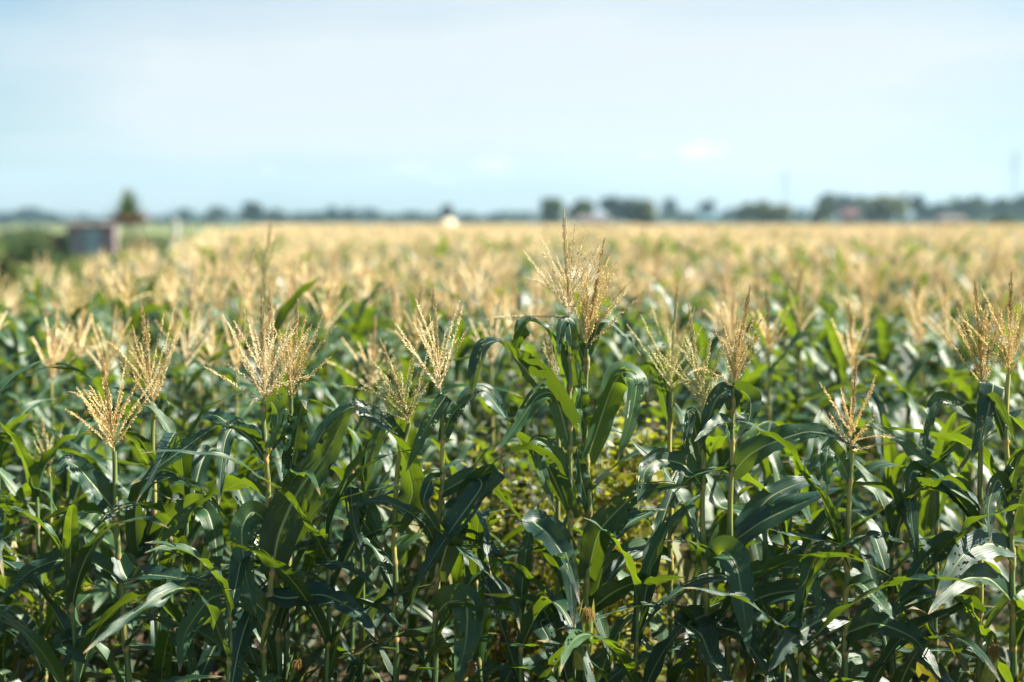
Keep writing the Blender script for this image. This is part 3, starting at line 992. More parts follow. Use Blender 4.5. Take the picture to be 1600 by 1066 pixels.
def field_points(y0, y1, dy, dx):
    out = []
    Y = y0
    while Y < y1:
        half = 0.375 * Y + .4
        n = int(2 * half / dx)
        x = -half + np.arange(n) * dx + npr.uniform(-.1, .1, n)
        y = Y + npr.uniform(-.22, .22, n) * dy
        out.append(np.stack([x, y], 1))
        Y += dy
    P = np.vstack(out)
    L = np.where(P[:, 1] < 10.5, -4.05, -(4.05 + .16 * (P[:, 1] - 10.5)))
    return P[P[:, 0] > L]


fv, ff, fm, k = [], [], [], 0
for (y0, y1, dy, dx, spec) in [
    (LAST_Y + .72, 30, .74, .27, (9, 6, 12, 3)),
    (30, 62, .8, .30, (5, 3, 9, 1)),
    (62, 132, 1.05, .40, (3, 2, 7, 1)),
]:
    pr = [lowpoly(40 + q, *spec) for q in range(7)]
    P = field_points(y0, y1, dy, dx)
    hs = npr.normal(0.99, .06, len(P)) + 0.05 * np.sin(P[:, 0] * .35 + 1) * np.cos(P[:, 1] * .22)
    hs[(P[:, 0] / P[:, 1] < -.26) & (P[:, 1] < 24)] *= .93
    v, f, m = scatter(pr, P, hs)
    fv.append(v)
    ff.append(f + k)
    fm.append(m)
    k += len(v)
fv, ff, fm = np.vstack(fv), np.vstack(ff), np.concatenate(fm)
cf = mk_np('corn_field', fv, ff.ravel(), np.arange(len(ff)) * 4, np.full(len(ff), 4), [LEAF_F, TAS['sandy'], STALK_F], fm)
tag(cf, 'blurred mass of tasselled corn stretching to the far trees', 'corn field', kind='stuff')

# ---------------------------------------------------------------- ground
SOIL = noisy('soil', (0.05, 0.035, 0.022), (0.095, 0.062, 0.038), 2.0, 0.95, 0.02, 14)
GRASSM = noisy('meadow', (0.07, 0.10, 0.03), (0.15, 0.155, 0.05), 0.12, 0.95, trans=None)


def sheet(name, x0, x1, y0, y1, z, mat):
    xs = [x0 + (x1 - x0) * i / 12 for i in range(13)]
    ys = [y0 + (y1 - y0) * (i / 12) ** 2 for i in range(13)]
    v = [(x, y, z) for y in ys for x in xs]
    f = [(j * 13 + i, j * 13 + i + 1, j * 13 + i + 14, j * 13 + i + 13) for j in range(12) for i in range(12)]
    o = mk(name, v, f, mat, smooth=False)
    o['kind'] = 'structure'
    return o


sheet('ground', -1300, 1300, -40, 2300, 0.0, GRASSM)
fg = mk('field_soil', [(-5.2, 2, .004), (6, 2, .004), (60, 140, .004), (-30, 140, .004), (-5.2, 17, .004)], [(0, 1, 2, 3, 4)], SOIL, smooth=False)
fg['kind'] = 'structure'

# weeds ---------------------------------------------------------------
WEED = noisy('weed_leaf', (0.09, 0.13, 0.02), (0.24, 0.20, 0.04), 6, 0.5, trans=(0.40, 0.42, 0.02), tmix=0.36, island=True, spec=0.5)
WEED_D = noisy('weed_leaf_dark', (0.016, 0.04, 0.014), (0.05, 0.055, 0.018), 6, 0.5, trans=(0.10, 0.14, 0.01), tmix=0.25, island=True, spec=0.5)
TWIG = noisy('twig', (0.16, 0.10, 0.06), (0.26, 0.17, 0.09), 20)
GRASSB = noisy('grass_blade', (0.05, 0.09, 0.02), (0.14, 0.155, 0.04), 6, 0.6, trans=(0.18, 0.24, 0.03), tmix=0.3, island=True)


def leaf_cards(pos, size, r, tilt=1.0, elong=1.7, up=0.6):
    """folded diamond leaflets at pos (n x 3)"""
    n = len(pos)
    d = r.normal(0, 1, (n, 3))
    d[:, 2] = d[:, 2] * .5 + .1
    d /= np.linalg.norm(d, axis=1)[:, None]
    nn = r.normal(0, tilt, (n, 3)) + np.array([0, 0, up])
    w = np.cross(d, nn)
    w /= np.linalg.norm(w, axis=1)[:, None] + 1e-9
    nn = np.cross(w, d)
    sz = size * r.uniform(.6, 1.3, n)[:, None]
    b, t = pos - d * sz * .5, pos + d * sz * .5
    m = pos + nn * sz * -.08
    l, rr = pos + w * sz * .5 / elong, pos - w * sz * .5 / elong
    v = np.stack([b, l, t, rr], 1)
    f = (np.arange(n) * 4)[:, None] + np.array([[0, 1, 2, 3]])
    return v.reshape(-1, 3), f


def weed_shrub(px, py, Y, w, h, n, mat, label, name='weed_shrub', cat='weed'):
    """bushy weed whose top is at pixel (px, py)"""
    r = np.random.RandomState(int(px * 7 + py))
    top = at(px, py, Y)
    H = top.z
    root = empty(name, (top.x, Y, 0))
    tag(root, label, cat)
    tw_v, tw_f, k = [], [], 0
    ends = []
    for i in range(11):
        a = r.uniform(0, 6.3)
        e = np.array([math.cos(a) * w * r.uniform(.15, .5), math.sin(a) * w * r.uniform(.15, .5), H * r.uniform(.75, .98)])
        P = catmull([np.array([e[0] * .1, e[1] * .1, 0]), np.array([e[0] * .5, e[1] * .5, H * .5]), e], 10)
        v, q = tube(P, np.linspace(.006, .002, 10), 5, k)
        k += len(v)
        tw_v.append(v)
        tw_f += q.tolist()
        ends.append(P)
    mk('stem', np.vstack(tw_v), tw_f, TWIG, root)
    pos = []
    for i in range(n):
        P = ends[r.randint(len(ends))]
        p = P[r.randint(2, 10)] + r.normal(0, .055, 3) * np.array([1, 1, 1.0]) * w * 2
        pos.append(p)
    v, f = leaf_cards(np.array(pos), h, r)
    mk('foliage', v, f, mat, root, smooth=False)
    return root


weed_shrub(960, 605, 5.7, .42, .048, 1500, WEED, 'yellow-green small-leaved weed bush right of the tallest stalk')
weed_shrub(1010, 650, 6.0, .40, .048, 1100, WEED, 'yellowish weed bush left of the trio of tassels')
weed_shrub(800, 650, 5.9, .42, .046, 1000, WEED_D, 'darker green weed bush left of the tallest stalk')
weed_shrub(720, 690, 5.6, .34, .045, 700, WEED, 'small yellow weed bush right of the stiff cream tassel')
weed_shrub(850, 690, 6.2, .40, .046, 900, WEED, 'yellow-green weed bush directly behind the two tallest stalks')
weed_shrub(905, 745, 5.5, .36, .042, 700, WEED, 'low yellow-green weed bush at the foot of the two tallest stalks')
weed_shrub(765, 760, 5.75, .36, .044, 700, WEED, 'low yellow weed bush between the stiff cream tassel and the tallest stalk')
weed_shrub(60, 800, 5.6, .42, .045, 1100, WEED, 'yellow weed bush below the small slim green tassel')
weed_shrub(290, 880, 5.4, .40, .042, 900, WEED_D, 'low green weed bush left of the twin yellow stalks')
weed_shrub(1470, 900, 5.5, .40, .045, 700, WEED_D, 'low green weed bush behind the long straight leaf')

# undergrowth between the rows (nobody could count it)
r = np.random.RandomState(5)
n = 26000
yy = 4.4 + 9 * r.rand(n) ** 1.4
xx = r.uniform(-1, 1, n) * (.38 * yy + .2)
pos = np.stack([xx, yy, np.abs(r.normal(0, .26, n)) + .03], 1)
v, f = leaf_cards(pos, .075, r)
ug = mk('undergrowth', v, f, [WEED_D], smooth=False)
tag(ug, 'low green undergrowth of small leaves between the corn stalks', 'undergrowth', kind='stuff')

# tall grass left of the field, towards the shed
n = 26000
r = np.random.RandomState(6)
yy = 9 + 170 * r.rand(n) ** 1.3
L = np.where(yy < 10.5, -4.05, -(4.05 + .16 * (yy - 10.5)))
xx = L - .15 - r.rand(n) * (np.maximum(0, .372 * yy + L) + 1.0)
hh = r.uniform(.25, .7, n)
a = r.uniform(0, 6.3, n)
wd = .02 + yy * .0006
b = np.stack([xx, yy, 0 * xx], 1)
dx = np.stack([np.cos(a) * wd, np.sin(a) * wd, 0 * a], 1)
ln = np.stack([r.normal(0, .2, n), r.normal(0, .2, n), np.ones(n)], 1) * hh[:, None]
v = np.stack([b - dx, b + dx, b + dx * .5 + ln * .6, b + ln], 1).reshape(-1, 3)
f = (np.arange(n) * 4)[:, None] + np.array([[0, 1, 2, 3]])
gr = mk('grass', v, f, [GRASSB], smooth=False)
tag(gr, 'tall green grass beside the corn in front of the shed', 'grass', kind='stuff')

# ---------------------------------------------------------------- trees, bushes, palms
def fol(name, a, b, t):
    return noisy(name, a, b, 1, 0.6, trans=t, tmix=.25, island=True, spec=.35)


FOL = {
    'dark': fol('foliage_dark', (0.014, 0.04, 0.02), (0.028, 0.055, 0.026), (0.04, 0.09, 0.015)),
    'teal': fol('foliage_blue_green', (0.005, 0.035, 0.037), (0.011, 0.047, 0.044), (0.012, 0.06, 0.045)),
    'green': fol('foliage_green', (0.03, 0.065, 0.02), (0.055, 0.09, 0.026), (0.09, 0.15, 0.015)),
    'olive': fol('foliage_olive', (0.05, 0.075, 0.022), (0.085, 0.105, 0.032), (0.12, 0.15, 0.02)),
    'grey': fol('foliage_grey_green', (0.024, 0.05, 0.038), (0.04, 0.064, 0.05), (0.05, 0.09, 0.045)),
}
BARK = noisy('bark', (0.12, 0.09, 0.06), (0.22, 0.17, 0.12), 3, .9)


def crown_mesh(W, H, z0, n, r, size):
    """leaf clumps spread through a lumpy crown: width W, height H, bottom z0"""
    lumps = []
    for i in range(r.randint(6, 10)):
        a = r.uniform(0, 6.3)
        q = r.uniform(0, .30) * W
        zz = z0 + H * r.uniform(.25, .78)
        rad = W * r.uniform(.16, .27)
        lumps.append((np.array([math.cos(a) * q, math.sin(a) * q, zz]), rad))
    pos = []
    for i in range(n):
        c, rad = lumps[r.randint(len(lumps))]
        d = r.normal(0, 1, 3)
        d /= np.linalg.norm(d)
        p = c + d * rad * np.array([1, 1, .30 * H / W / .27 if H < W else 1.0]) * r.rand() ** .35
        p[2] = min(max(p[2], z0 * .9), z0 + H * 1.0)
        pos.append(p)
    return leaf_cards(np.array(pos), size, r, tilt=.8)


def tree(name, px, top_py, w_px, Y, kind, label, group=None, low=0.12):
    r = np.random.RandomState(int(px * 13 + top_py * 7))
    X = (px - 800) / F * Y
    H = CAM_Z + (345 - top_py + (9 if name == 'tree' else 0)) / F * Y
    W = (w_px * (1.35 if name == 'tree' else 1.2) + 5) / F * Y
    root = empty(name, (X, Y, 0))
    tag(root, label, 'tree' if name != 'bush' else 'bush', group)
    tv, tf, k = [], [], 0
    v, q = tube(catmull([(0, 0, -.1), (W * .02, 0, H * .3), (W * .01, W * .02, H * .72)], 10), np.linspace(W * .05, W * .018, 10), 8, 0)
    k += len(v)
    tv.append(v)
    tf += q.tolist()
    for i in range(5):
        a = r.uniform(0, 6.3)
        z = H * r.uniform(.2, .5)
        e = (math.cos(a) * W * .33, math.sin(a) * W * .33, min(H * .9, z + H * .35))
        v, q = tube(catmull([(W * .015, 0, z), (e[0] * .45, e[1] * .45, (z + e[2]) / 2), e], 8), np.linspace(W * .02, W * .006, 8), 6, k)
        k += len(v)
        tv.append(v)
        tf += q.tolist()
    mk('trunk', np.vstack(tv), tf, BARK, root)
    v, f = crown_mesh(W, H * (1 - low), H * low, 1500, r, max(W, H) * .12)
    mk('crown', v, f, FOL[kind], root, smooth=False)
    return root


KND = {'dark': 'dark green', 'teal': 'dark bluish', 'green': 'mid green', 'olive': 'olive green', 'grey': 'greyish'}
TREES = [
    (10, 338, 44, 900, 'teal', 'dark bluish far tree at the edge left of the shed, leftmost of three'),
    (45, 335, 50, 900, 'teal', 'dark bluish far tree left of the shed, highest of three'),
    (82, 340, 34, 900, 'teal', 'dark bluish far tree left of the shed, nearest the shed of three'),
    (290, 334, 26, 600, 'teal', 'slim bluish tree just right of the white post'),
    (314, 343, 26, 640, 'grey', 'low greyish tree between the white post and the pointed tree'),
    (341, 330, 30, 600, 'grey', 'pointed greyish tree left of the round dark tree'),
    (400, 322, 38, 500, 'teal', 'round dark tree standing out above the left treeline'),
    (432, 337, 34, 640, 'grey', 'low tree just right of the round dark tree'),
    (468, 339, 44, 680, 'teal', 'low wide bluish tree, second right of the round dark tree'),
    (497, 338, 30, 680, 'teal', 'low bluish tree left of the forked pair of treetops'),
    (521, 333, 26, 680, 'teal', 'left one of a pair of small peaked treetops'),
    (546, 331, 30, 680, 'teal', 'right one of a pair of small peaked treetops'),
    (577, 336, 28, 700, 'teal', 'small bluish tree right of the peaked pair'),
    (608, 342, 36, 760, 'grey', 'faint low tree left of the lone peak before the cream hut'),
    (641, 335, 24, 760, 'teal', 'lone small peak in the treeline left of the cream hut'),
    (668, 342, 36, 760, 'grey', 'low faint tree directly left of the cream hut'),
    (698, 327, 20, 520, 'teal', 'narrow bluish tree right behind the cream hut'),
    (735, 343, 44, 800, 'grey', 'low wide faint tree right of the cream hut'),
    (775, 341, 44, 800, 'teal', 'second low faint tree right of the cream hut'),
    (808, 342, 36, 800, 'grey', 'low faint tree left of the green bush pair'),
    (860, 316, 48, 380, 'green', 'tall mid green tree, leftmost of the central clump'),
    (905, 322, 40, 330, 'green', 'rounded dark green tree behind the tip of the tallest tassel'),
    (955, 317, 44, 430, 'teal', 'dark blue-green tree left of the highest central crown'),
    (986, 303, 54, 400, 'grey', 'highest greyish tree of the central clump'),
    (1008, 318, 46, 330, 'olive', 'sunlit olive tree in front of the highest central crown'),
    (1046, 317, 28, 700, 'teal', 'small peaked bluish tree right of the central clump'),
    (1074, 335, 34, 760, 'teal', 'low bluish tree left of the blue roof'),
    (1107, 318, 26, 700, 'teal', 'peaked bluish tree above the blue roof'),
    (1136, 334, 34, 760, 'teal', 'low bluish tree right of the blue roof'),
    (1164, 326, 30, 420, 'olive', 'olive tree, left one of the low olive trio'),
    (1190, 320, 42, 350, 'olive', 'olive tree, broad middle one of the low olive trio'),
    (1219, 330, 42, 350, 'olive', 'olive tree, right and lowest one of the low olive trio'),
    (1248, 336, 28, 760, 'grey', 'faint low tree in the gap before the right treeline'),
    (1292, 305, 34, 480, 'dark', 'dark tree at the start of the right treeline'),
    (1278, 326, 34, 340, 'olive', 'low olive tree left of the red roof'),
    (1318, 311, 34, 520, 'teal', 'bluish tree right above the red roof'),
    (1348, 313, 38, 520, 'dark', 'dark tree just right of the red roof'),
    (1382, 312, 56, 350, 'olive', 'broad olive tree left of the tallest palm'),
    (1436, 314, 30, 480, 'teal', 'bluish tree just right of the tallest palm'),
    (1462, 323, 34, 480, 'teal', 'low bluish tree, second right of the tallest palm'),
    (1502, 318, 32, 480, 'teal', 'bluish tree right of the second palm, low'),
    (1524, 311, 46, 460, 'dark', 'dense dark tree right of the second palm'),
    (1548, 321, 34, 480, 'teal', 'low bluish tree left of the last pylon'),
    (1563, 317, 28, 480, 'dark', 'dark tree directly left of the last pylon'),
    (1592, 311, 34, 480, 'teal', 'bluish tree at the edge right of the last pylon'),
    (1618, 314, 34, 480, 'teal', 'bluish tree cut off by the right edge'),
]
for t in TREES:
    tree('tree', t[0], t[1], t[2], t[3], t[4], t[5], 'far trees along the horizon')
for (px, tp, w, Y, kd, lab) in [
    (62, 366, 84, 62, 'green', 'mid green rounded bush left of the shed'),
    (95, 360, 40, 68, 'dark', 'dark green bush touching the left wall of the shed'),
    (8, 386, 50, 40, 'olive', 'yellow-green bush at the left edge in front of the rounded bush'),
    (30, 366, 60, 110, 'green', 'bush far behind the yellow-green one, almost at the left edge'),
    (60, 358, 60, 150, 'olive', 'broad olive bush behind the mid green rounded bush'),
    (12, 360, 50, 170, 'grey', 'greyish bush at the left edge, farthest of the bushes there'),
    (1560, 340, 60, 210, 'green', 'green bush at the far field edge below the last pylon'),
    (1610, 338, 60, 190, 'green', 'green bush cut by the right edge at the far field edge'),
    (1500, 343, 50, 230, 'olive', 'low olive bush at the far field edge'),
    (240, 366, 60, 95, 'green', 'low green bush below the open shelter'),
]:
    tree('bush', px, tp, w, Y, kd, lab, None, low=.02)

PALM = fol('palm_frond', (0.04, 0.08, 0.04), (0.09, 0.12, 0.05), (0.12, 0.2, 0.03))
DEAD = noisy('dead_frond', (0.07, 0.04, 0.03), (0.20, 0.11, 0.055), 2, .8, island=True)


def frond_arr(az, L, a0, a1, lw, r, nl=16, z=0.0):
    C, Nm = auto_curve((0, 0, z), az, L, a0, a1, nl + 1, r)
    T = np.gradient(C, axis=0)
    T /= np.linalg.norm(T, axis=1)[:, None]
    W = np.cross(T, Nm)
    VV, FF, k = [], [], 0
    v, q = tube(C, np.linspace(L * .012, L * .004, nl + 1), 4, k)
    VV.append(v)
    FF += q.tolist()
    k += len(v)
    for i in range(2, nl + 1):
        s = i / nl
        ll = lw * math.sin(min(1, s * 1.15 + .12) * math.pi * .82 + .25) + lw * .15
        for sd in (-1, 1):
            d = W[i] * sd * .8 + T[i] * .55 + np.array([0, 0, -.35])
            d /= np.linalg.norm(d)
            p = C[i]
            n2 = np.cross(d, T[i])
            e = T[i] * L / nl * .42
            VV.append(np.array([p - e, p + e, p + d * ll * .6 + e * .6, p + d * ll]))
            FF.append([k, k + 1, k + 2, k + 3])
            k += 4
    return np.vstack(VV), FF


def palm(px, top_py, w_px, Y, nf, label, dead=0, group=None):
    r = np.random.RandomState(int(px))
    X = (px - 800) / F * Y
    H = CAM_Z + (345 - top_py) / F * Y
    W = w_px / F * Y
    root = empty('palm_tree', (X, Y, 0))
    tag(root, label, 'palm tree', group)
    L = W * .62
    hz = H - L * .92
    if dead:
        hz = 2.15
        L = (H - hz) * 1.06
    v, q = tube(catmull([(0, 0, 0), (W * .03, 0, hz * .5), (0, 0, hz)], 12), np.linspace(W * .07, W * .05, 12) * (1 + .12 * (np.arange(12) % 2)), 8)
    mk('trunk', v, q, BARK, root)
    for i in range(nf):
        e = i / max(1, nf - 1)
        if dead:
            v, f = frond_arr(i * 2.4 + r.uniform(-.3, .3), L * (1.0 - .36 * e) * r.uniform(.9, 1.04), R(3 + 58 * e ** 1.5), R(14 + 92 * e ** 1.4), L * .2, r, z=hz)
        else:
            v, f = frond_arr(i * 2.4 + r.uniform(-.3, .3), L * r.uniform(.85, 1.1), R(4 + 58 * e), R(30 + 95 * e), L * .30, r, z=hz)
        mk('frond', v, f, PALM, root, smooth=False)
    for i in range(dead):
        v, f = frond_arr(i * 2.4, L * r.uniform(.45, .72), R(r.uniform(50, 85)), R(r.uniform(90, 125)), L * .26, r, z=hz + r.uniform(-.15, .3))
        mk('dead_frond', v, f, DEAD, root, smooth=False)


palm(203, 300, 58, 80, 32, 'short palm with brown dead fronds beside the shed', dead=44)
palm(1411, 298, 22, 480, 12, 'tallest thin palm above the right treeline', group='far palms')
palm(1487, 304, 30, 480, 12, 'second palm, with wider head, right of the tallest palm', group='far palms')
palm(1338, 308, 22, 480, 11, 'small palm behind the trees above the red roof', group='far palms')

# distant wood, one blue strip
r = np.random.RandomState(9)
n = 9000
xx = r.uniform(-560, 560, n)
prof = 5.2 + 1.0 * np.sin(xx * .021) + .8 * np.sin(xx * .07 + 1) + .6 * np.sin(xx * .19)
pos = np.stack([xx, 1250 + r.uniform(-12, 12, n), r.rand(n) ** .8 * prof], 1)
v, f = leaf_cards(pos, 3.2, r, tilt=.9)
m_ = 9000
x2 = r.uniform(-215, 215, m_)
p2 = 4.0 + .7 * np.sin(x2 * .05) + .7 * np.sin(x2 * .13 + 1) + .5 * np.sin(x2 * .41)
v2, f2 = leaf_cards(np.stack([x2, 440 + r.uniform(-8, 8, m_), r.rand(m_) ** .8 * p2], 1), 1.1, r, tilt=.9)
v, f = np.vstack([v, v2]), np.vstack([f, f2 + len(v)])
dw = mk('woods', v, f, [FOL['teal']], smooth=False)
tag(dw, 'hazy blue strip of distant woods along the horizon', 'woods', kind='stuff')


# ---------------------------------------------------------------- buildings
def boxes(L):
    VV, FF, k = [], [], 0
    for (x0, x1, y0, y1, z0, z1) in L:
        VV += [(x0, y0, z0), (x1, y0, z0), (x1, y1, z0), (x0, y1, z0), (x0, y0, z1), (x1, y0, z1), (x1, y1, z1), (x0, y1, z1)]
        FF += [[k + i for i in q] for q in ((3, 2, 1, 0), (4, 5, 6, 7), (0, 1, 5, 4), (1, 2, 6, 5), (2, 3, 7, 6), (3, 0, 4, 7))]
        k += 8
    return VV, FF


def corrugated(x0, x1, z0, z1, y, pitch, amp, thick=.006):
    n = max(8, int((x1 - x0) / pitch * 4))
    xs = np.linspace(x0, x1, n)
    yy = y + amp * np.sin(2 * math.pi * (xs - x0) / pitch)
    VV, FF = [], []
    for x, yv in zip(xs, yy):
        VV += [(x, yv, z0), (x, yv, z1), (x, yv + thick, z1), (x, yv + thick, z0)]
    for i in range(n - 1):
        a, b = i * 4, i * 4 + 4
        for j in range(4):
            FF.append([a + j, b + j, b + (j + 1) % 4, a + (j + 1) % 4])
    return VV, FF


ZINC = noisy('zinc_sheet', (0.20, 0.185, 0.235), (0.27, 0.24, 0.29), 1.2, .55, spec=.5)
ZINC2 = noisy('zinc_sheet_pale', (0.27, 0.34, 0.43), (0.33, 0.40, 0.48), 1.2, .5, spec=.5)
RUST = noisy('rusty_sheet', (0.24, 0.18, 0.22), (0.30, 0.22, 0.24), 2, .7)
WOODD = noisy('dark_wood', (0.06, 0.045, 0.04), (0.11, 0.08, 0.06), 6, .85)
DARKR = noisy('dark_roof', (0.06, 0.045, 0.045), (0.12, 0.08, 0.07), 3, .8)

SY = 76.0
sx0, sx1 = (109 - 800) / F * SY, (179 - 800) / F * SY
w = sx1 - sx0
shed = empty('shed', ((sx0 + sx1) / 2, SY, 0), R(11))
tag(shed, 'small grey-blue metal shed with dark rusty roof at the left edge of the corn', 'shed')
hw, dp, hh = w / 2, 1.9, 1.98
for nm, (a, b), mt in (('wall', (-hw, -hw * .28), ZINC), ('wall', (hw * .40, hw), RUST)):
    v, f = corrugated(a, b, .05, hh, 0, .13, .018)
    mk(nm, v, f, mt, shed, smooth=False)
v, f = corrugated(-hw * .27, hw * .39, .05, hh - .1, .03, .13, .012)
door = mk('door', v, f, ZINC2, shed, smooth=False)
v, f = boxes([(hw * .30, hw * .33, -.03, .02, .95, 1.1)])
mk('handle', v, f, WOODD, door, smooth=False)
v, f = boxes([(-hw, -hw + .03, .03, dp, .05, hh), (hw - .03, hw, .03, dp, .05, hh), (-hw + .03, hw - .03, dp - .03, dp, .05, hh)])
mk('wall', v, f, RUST, shed, smooth=False)
v, f = boxes([(-hw - .03, -hw + .06, -.09, -.025, 0, hh), (hw - .06, hw + .03, -.09, -.025, 0, hh), (-hw + .06, hw - .06, -.08, -.03, hh - .12, hh)])
mk('door_frame', v, f, WOODD, shed, smooth=False)
VV, FF = corrugated(-hw - .16, hw + .16, 0, dp + .55, 0, .13, .018)
VV = [(x, z - .12, hh + .03 + y + .10 * z / dp) for (x, y, z) in VV]
roof = mk('roof', VV, FF, DARKR, shed, smooth=False)
v, f = boxes([(-hw * .55, -hw * .45, .2, .5, hh + .08, hh + .22), (hw * .05, hw * .3, .1, .5, hh + .08, hh + .17)])
mk('roof_weight', v, f, WOODD, roof, smooth=False)

# open shelter with a white post
PALE = noisy('whitewash', (0.62, 0.58, 0.55), (0.74, 0.70, 0.66), 3, .8)
GREYW = noisy('grey_board', (0.12, 0.135, 0.145), (0.16, 0.17, 0.175), 2, .8)
GREYL = noisy('grey_board_pale', (0.34, 0.40, 0.42), (0.42, 0.47, 0.48), 2, .8)
TY = 88.0
X0, X1 = (222 - 800) / F * TY, (282 - 800) / F * TY
sh = empty('shelter', (X0, TY, 0))
tag(sh, 'low open shelter with thin dark roof and one pale post right of the palm', 'shelter')
Lx = X1 - X0
v, f = boxes([(-.1, Lx - .31, -.4, 1.0, 2.16, 2.22)])
mk('roof', v, f, DARKR, sh, smooth=False)
v, f = boxes([(Lx - .30, Lx - .06, -.28, -.04, 0, 2.40)])
mk('post', v, f, PALE, sh, smooth=False)
v, f = boxes([(0, .1, -.3, -.2, 0, 2.16)])
mk('post', v, f, WOODD, sh, smooth=False)

# cream hut
CREAM = noisy('cream_plaster', (0.66, 0.56, 0.40), (0.76, 0.66, 0.48), 3, .8)
THATCH = noisy('pale_thatch', (0.70, 0.58, 0.38), (0.80, 0.68, 0.48), 8, .85)
HY = 142.0
hut = empty('hut', ((701 - 800) / F * HY, HY, 0))
tag(hut, 'tiny cream hut with rounded pale roof at the far field edge', 'hut')
v, f = boxes([(-.72, -.28, -.55, .6, 0, 1.95), (.28, .72, -.55, .6, 0, 1.95), (-.28, .28, -.53, .6, 1.7, 1.95), (-.28, .28, .5, .58, 0, 1.7)])
mk('wall', v, f, CREAM, hut, smooth=False)
P = np.array([[0, 0, 1.72], [0, 0, 1.85], [0, 0, 2.1], [0, 0, 2.3], [0, 0, 2.42], [0, 0, 2.46]])
v, q = tube(P, [.95, .92, .72, .45, .18, .02], 18)
mk('roof', v, q, THATCH, hut)
v, f = boxes([(-.27, .27, -.5, -.46, 0, 1.68)])
mk('door', v, f, WOODD, hut, smooth=False)


def house(px, w_px, top_py, eave_py, Y, roofm, wallm, label):
    X = (px - 800) / F * Y
    W = w_px / F * Y
    zt, ze = CAM_Z + (345 - top_py) / F * Y, CAM_Z + (345 - eave_py) / F * Y
    ze = max(ze, 2.0)
    zt = max(zt, ze + .8)
    D = W * .6
    h = empty('house', (X, Y, 0))
    tag(h, label, 'house', 'far houses among the trees')
    a = W / 2
    v, f = boxes([(-a * .9, a * .9, 0, D, 0, ze)])
    wl = mk('wall', v, f, wallm, h, smooth=False)
    e = .35
    VV = [(-a, -e, ze - .1), (a, -e, ze - .1), (a, D + e, ze - .1), (-a, D + e, ze - .1), (-a * .96, D / 2, zt), (a * .96, D / 2, zt)]
    VV += [(x, y, z + .15) for x, y, z in VV]
    FF = [(0, 1, 5, 4), (2, 3, 4, 5), (6, 10, 11, 7), (8, 11, 10, 9), (0, 6, 7, 1), (1, 7, 11, 5), (5, 11, 8, 2), (2, 8, 9, 3), (3, 9, 10, 4), (4, 10, 6, 0)]
    mk('roof', VV, FF, roofm, h, smooth=False)
    for s in (-.5, .1, .55):
        v, f = boxes([(a * s, a * s + a * .22, -.05, .02, ze * .35, ze * .75)])
        mk('window', v, f, WOODD, h, smooth=False)
    v, f = boxes([(-a * .2, -a * .02, -.05, .02, 0, ze * .75)])
    mk('door', v, f, WOODD, h, smooth=False)


PINK = noisy('red_roof', (0.10, 0.045, 0.05), (0.13, 0.06, 0.065), 2, .7)
BLUE = noisy('blue_roof', (0.07, 0.15, 0.19), (0.09, 0.18, 0.22), 2, .6)
GREYR = noisy('grey_roof', (0.10, 0.085, 0.085), (0.13, 0.11, 0.11), 2, .7)
house(1327, 26, 328, 337, 330, PINK, GREYW, 'far house with pinkish red roof among the right trees')
house(1107, 30, 336, 343, 330, BLUE, GREYW, 'far house with light blue roof in the middle distance')
house(925, 50, 338, 346, 260, GREYR, GREYW, 'far low house with grey-pink roof under the central trees')
house(1487, 44, 338, 345, 300, GREYR, GREYW, 'far low house with grey roof under the second palm')

# pylons
STEEL = noisy('pylon_steel', (0.30, 0.32, 0.34), (0.36, 0.38, 0.40), 1, .5)


def bar(a, b, r):
    return tube(np.array([a, b], float), [r * .45, r * .45], 4)


def pylon(px, top_py, Y, label):
    X = (px - 800) / F * Y
    H = CAM_Z + (345 - top_py) / F * Y
    root = empty('pylon', (X, Y, 0), R(20))
    tag(root, label, 'pylon', 'far power pylons')
    VV, FF, k = [], [], 0

    def add(a, b, r):
        nonlocal k
        v, q = bar(a, b, r)
        VV.append(v)
        FF.extend((q + k).tolist())
        k += len(v)
    wd = lambda z: H * .075 * (1 - z / H) ** .8 + .25
    zs = [H * (1 - (1 - i / 9) ** 1.0) for i in range(10)]
    cs = [(1, 1), (1, -1), (-1, -1), (-1, 1)]
    for i in range(9):
        z0, z1 = zs[i], zs[i + 1]
        for j in range(4):
            a, b = cs[j], cs[(j + 1) % 4]
            p = lambda c, z: (c[0] * wd(z), c[1] * wd(z), z)
            add(p(a, z0), p(a, z1), .20)
            add(p(a, z0), p(b, z1), .11)
            add(p(b, z0), p(a, z1), .11)
            add(p(a, z1), p(b, z1), .09)
    mk('lattice_tower', np.vstack(VV), FF, STEEL, root, smooth=False)
    for zf in (.70, .81, .92):
        VV, FF, k = [], [], 0
        z = H * zf
        # one through-beam joins both arms
        v, q = tube(np.array([(-H * .13, 0, z), (-wd(z), 0, z), (wd(z), 0, z), (H * .13, 0, z)]), [.13] * 4, 4)
        VV.append(v)
        FF.extend(q.tolist())
        k += len(v)
        for s in (-1, 1):
            tip = (s * H * .13, 0, z)
            for c in ((wd(z), 1), (wd(z), -1)):
                add((s * c[0], c[1] * wd(z), z - .6), tip, .13)
                add((s * c[0], c[1] * wd(z), z + 1.4), tip, .11)
            add(tip, (tip[0], 0, z - 2.2), .12)
        mk('cross_arm', np.vstack(VV), FF, STEEL, root, smooth=False)


pylon(1225, 262, 1000, 'faint pylon above the low olive trio of trees')
pylon(1581, 236, 760, 'taller pylon above the treeline near the right edge')

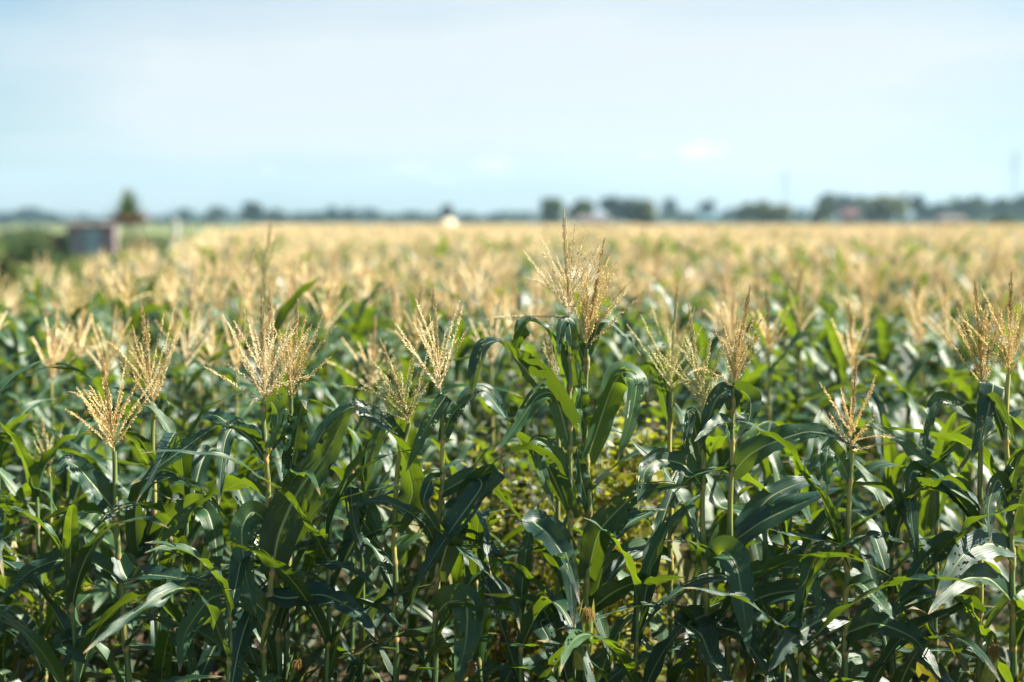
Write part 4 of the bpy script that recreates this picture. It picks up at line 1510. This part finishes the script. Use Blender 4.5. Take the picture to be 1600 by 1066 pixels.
# ---------------------------------------------------------------- air
HAZE_D = 0.00024
m, nt, out = new_mat('haze')
pv = nt.nodes.new('ShaderNodeVolumePrincipled')
pv.inputs['Color'].default_value = (0.50, 0.76, 0.92, 1)
pv.inputs['Density'].default_value = HAZE_D
pv.inputs['Anisotropy'].default_value = 0.2
nt.links.new(pv.outputs[0], out.inputs['Volume'])
v, f = boxes([(-1320, 1320, -60, 2320, -1, 75)])
hz = mk('haze', v, f, m, smooth=False)
tag(hz, 'pale blue haze over the far field', 'haze', kind='stuff')

# ---------------------------------------------------------------- light and sky
SUN_EL, SUN_AZ = 46.0, 7.0  # azimuth measured from +X towards +Y
ts = V((math.cos(R(SUN_EL)) * math.cos(R(SUN_AZ)), math.cos(R(SUN_EL)) * math.sin(R(SUN_AZ)), math.sin(R(SUN_EL))))
sl = bpy.data.lights.new('sun', 'SUN')
sl.energy, sl.angle, sl.color = 5.0, R(0.5), (1.0, 0.93, 0.80)
so = bpy.data.objects.new('sun', sl)
COL.objects.link(so)
so.rotation_euler = (-ts).to_track_quat('-Z', 'Y').to_euler()
so.location = ts * 50

w = bpy.data.worlds.new('World')
scene.world = w
w.use_nodes = True
nt = w.node_tree
nt.nodes.clear()
n = N(nt)
sky = n('TexSky', sky_type='NISHITA', sun_disc=False, sun_elevation=R(SUN_EL), sun_rotation=math.atan2(ts.x, ts.y), air_density=1.0, dust_density=1.2, ozone_density=1.2)
tc = n('TexCoord')
gen = tc.outputs['Generated']
mp = n('Mapping', {'Vector': gen, 'Scale': (1.5, 1.5, 14.0), 'Rotation': (0.10, 0.16, 0)})
cz = n('TexNoise', {'Vector': mp.outputs[0], 'Scale': 1.6, 'Detail': 5.0, 'Roughness': 0.5})
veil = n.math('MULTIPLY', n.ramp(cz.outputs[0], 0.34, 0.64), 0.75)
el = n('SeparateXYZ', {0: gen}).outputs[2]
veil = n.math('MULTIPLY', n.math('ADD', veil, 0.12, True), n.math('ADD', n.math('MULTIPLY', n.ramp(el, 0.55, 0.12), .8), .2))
cloud, puffs = veil, 0.0
for (px, py, sx, sy, amp) in [(930, 130, 1150, 300, .8), (1095, 236, 36, 15, .9), (1015, 240, 20, 8, .45), (765, 258, 36, 10, .5), (640, 262, 30, 9, .4), (420, 267, 16, 8, .4), (690, 280, 24, 8, .3)]:
    d = at(px, py, 1.0) - V((0, 0, CAM_Z))
    d.normalize()
    df = n('VectorMath', {0: gen, 1: tuple(d)}, operation='SUBTRACT')
    q = n('VectorMath', {0: df.outputs[0], 1: (F / sx, F / sx, F / sy)}, operation='MULTIPLY')
    ln = n('VectorMath', {0: q.outputs[0]}, operation='LENGTH')
    nz = n('TexNoise', {'Vector': gen, 'Scale': 60.0 if sx < 100 else 5.0, 'Detail': 4.0})
    e = n.math('ADD', ln.outputs['Value'], n.math('MULTIPLY', n.math('SUBTRACT', nz.outputs[0], .5), 1.6 if sx < 100 else .7))
    puff = n('MapRange', {'Value': e, 'From Min': 1.3, 'From Max': 0.1}, interpolation_type='SMOOTHSTEP').outputs[0]
    if sx < 100:
        puffs = n.math('MAXIMUM', puffs, n.math('MULTIPLY', puff, amp))
        continue
    cloud = n.math('ADD', n.math('MULTIPLY', cloud, .5), n.math('MULTIPLY', n('MapRange', {'Value': e, 'From Min': 1.3, 'From Max': 0.1}, interpolation_type='SMOOTHSTEP').outputs[0], amp))
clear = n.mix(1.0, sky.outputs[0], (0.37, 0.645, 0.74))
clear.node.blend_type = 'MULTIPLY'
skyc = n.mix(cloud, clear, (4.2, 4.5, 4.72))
skyc = n.mix(puffs, skyc, (6.0, 5.8, 5.75))
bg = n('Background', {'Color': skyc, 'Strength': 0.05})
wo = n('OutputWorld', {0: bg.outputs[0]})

# ---------------------------------------------------------------- render settings
scene.view_settings.view_transform = 'Standard'
scene.view_settings.look = 'None'
scene.view_settings.exposure = 1.97
scene.view_settings.gamma = 1.0
scene.render.engine = 'CYCLES'
cy = scene.cycles
cy.max_bounces = 6
cy.diffuse_bounces = 2
cy.glossy_bounces = 2
cy.transmission_bounces = 4
cy.transparent_max_bounces = 8
cy.volume_bounces = 0
cy.caustics_reflective = False
cy.caustics_refractive = False
cy.use_denoising = True
cy.sample_clamp_indirect = 6.0
